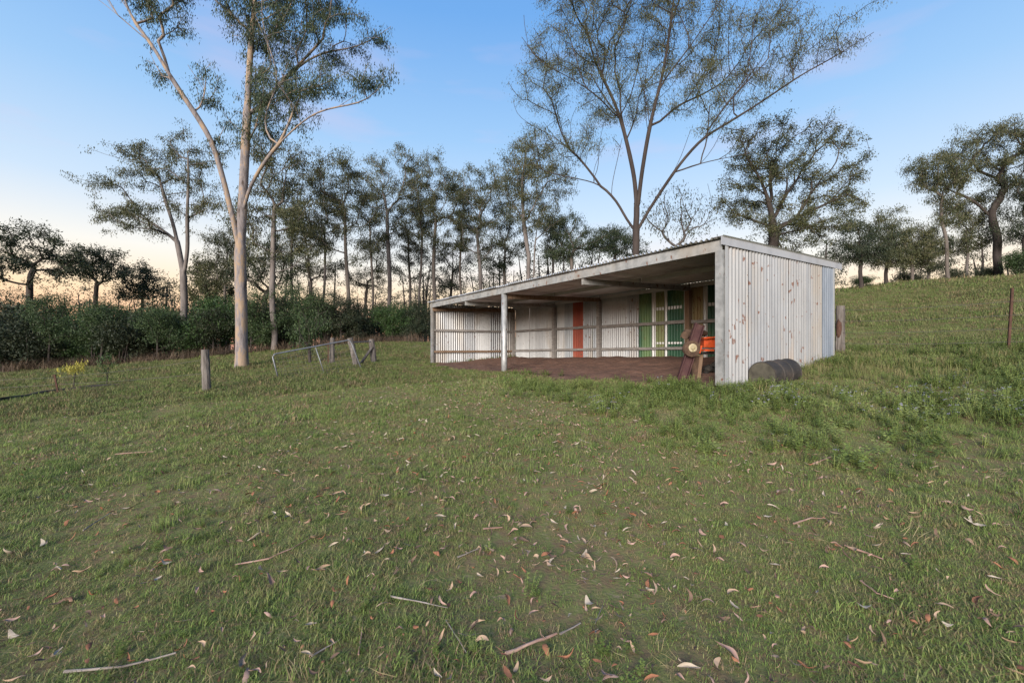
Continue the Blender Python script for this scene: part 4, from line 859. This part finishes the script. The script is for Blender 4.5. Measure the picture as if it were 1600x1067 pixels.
for i in range(40):
    V, Fc = leaf_mesh(random.uniform(.08,.16), random.uniform(.016,.042), random.uniform(-.25,.25), random.uniform(-.25,.35), random.uniform(-.4,1.3))
    tw = random.uniform(-3.0,3.0); cutx = random.uniform(.02,.09) if i % 4 == 0 else 9
    V = [(x_, y_*math.cos(tw*x_*4)-z_*math.sin(tw*x_*4)+random.uniform(-.0022,.0022), z_*math.cos(tw*x_*4)+y_*math.sin(tw*x_*4)+random.uniform(-.003,.003)) for x_, y_, z_ in V]
    Fc = [f_ for f_ in Fc if V[f_[0]][0] < cutx]
    me = bpy.data.meshes.new('fallen_leaf'); me.from_pydata(V, [], Fc); me.update(); me.polygons.foreach_set('use_smooth', [True]*len(me.polygons)); me.materials.append(lm[(0,4,1,2,4,0,2,3,1,0)[i%10]]); lv.append(me)
names = {lm[0].name:'tan', lm[1].name:'rust-brown', lm[2].name:'pinkish', lm[3].name:'pale', lm[4].name:'dark brown'}; cnt = 0; r_ = np.random.default_rng(91)
drift = [(r_.uniform(-3.5,3.5), r_.uniform(1.6,7)) for _ in range(22)]
while cnt < 290:
    rad = 1.7+6.3*r_.uniform()**1.35; a = r_.uniform(-R(52), R(52)); x, y = rad*math.sin(a), rad*math.cos(a)
    if r_.uniform() < .4: q_ = drift[r_.integers(22)]; x, y = q_[0]+r_.normal(0,.22), q_[1]+r_.normal(0,.22)
    if y < 1.55 or r_.uniform() > (.35+.65*math.exp(-((x-.3)/2.2)**2))*(1-.75*float(weedmask(np.array([x]),np.array([y]))[0])) or bool(in_shed(np.array([x]),np.array([y]))[0]): continue
    i = int(r_.choice(40)); nm = names[lv[i].materials[0].name]; o = bpy.data.objects.new('fallen_leaf', lv[i]); C.objects.link(o)
    o.location = (x, y, gz(x,y)+r_.uniform(.022,.042)); o.rotation_euler = (r_.normal(0,.35), r_.normal(0,.22), r_.uniform(0,6.28)); s = r_.uniform(.32,.78); o.scale = (s,s*r_.uniform(.7,1.3),s)
    tag(o, '%s dry gum leaf lying on the short grass' % nm, 'leaf', '%s fallen leaves' % nm); cnt += 1
c_leaf = coll('litter', [bpy.data.objects.new('l%d'%i, lv[i]) for i in range(40)])
x, y = fan(1.5, 14, 75, seed=70); k = ~in_shed(x, y) & (r_.uniform(0,1,len(x)) < .25+.6*np.exp(-((x-.2)/3.5)**2)) & (weedmask(x,y) < .6)
scatter('leaf_litter', x[k], y[k], r_.uniform(.22,.68,k.sum()), c_leaf, lm[0], 'small scraps of dry leaf and bark littering the turf', 'litter', tilt=.35, dz=.03)
x, y = fan(1.5, 8, 90, seed=71); k = ~in_shed(x, y) & (r_.uniform(0,1,len(x)) < np.exp(-((x-.25-.06*y)/(.55+.06*y))**2)*np.clip(pn(x,y,2.4,6)*2-.35,0,1))
scatter('bark_litter', x[k], y[k], r_.uniform(.15,.5,k.sum()), c_leaf, lm[0], 'drift of fine bark and leaf scraps along the trodden strip of turf', 'litter', tilt=.25, dz=.016)
x, y = fan(.9, 10, 26, seed=72); k = ~in_shed(x, y) & (r_.uniform(0,1,len(x)) < np.clip((pn(x,y,2.1,12)-.5)*3.5, 0, .9))
scatter('turf_weeds', x[k], y[k], r_.uniform(.16,.34,k.sum()), c_weed, M['weed'], 'low broad-leaved weeds growing through the short turf', 'weeds')
x, y = fan(.9, 7, 40, seed=73); k = ~in_shed(x, y) & (r_.uniform(0,1,len(x)) < np.clip((pn(x,y,1.9,15)-.42)*3, 0, .9))
scatter('matted_straw', x[k], y[k], r_.uniform(.25,.6,k.sum()), c_straw, M['straw'], 'dead matted grass lying flat in the turf', 'straw', tilt=1.2, dz=.012)
# sticks and shed bark
for pts_, r, m in [([(367,890),(420,880),(455,862),(492,842)],.010,'barkstrip'),([(790,1031),(840,1010),(870,1000)],.016,'barkstrip'),([(875,997),(907,982)],.010,'stick'),([(610,940),(650,948),(700,957)],.009,'stick'),([(100,1060),(190,1052),(275,1030)],.013,'stick'),
   ([(487,1035),(530,1010)],.009,'stick'),([(560,1030),(567,985)],.009,'barkstrip'),([(697,975),(730,1030)],.005,'stick'),([(1240,826),(1268,815),(1290,814)],.012,'barkstrip'),([(1345,915),(1370,935),(1397,946)],.010,'barkstrip'),([(1270,730),(1300,718)],.016,'barkstrip'),
   ([(130,835),(178,802)],.010,'stick'),([(1320,860),(1380,880)],.013,'barkstrip'),([(930,980),(942,950)],.004,'stick'),([(715,875),(748,864)],.011,'stick'),([(905,690),(925,697)],.012,'stick'),([(180,712),(240,708)],.014,'barkstrip'),([(755,833),(785,829)],.012,'barkstrip')]:
    ground_stick(pts_, r*.5, 'bark_strip' if m == 'barkstrip' else 'stick', 'curled pinkish strip of shed bark on the turf' if m == 'barkstrip' else 'thin grey dead stick on the turf', 'bark' if m == 'barkstrip' else 'stick', m, 'strips of shed bark' if m == 'barkstrip' else 'dead sticks on the turf', lift=1.2)
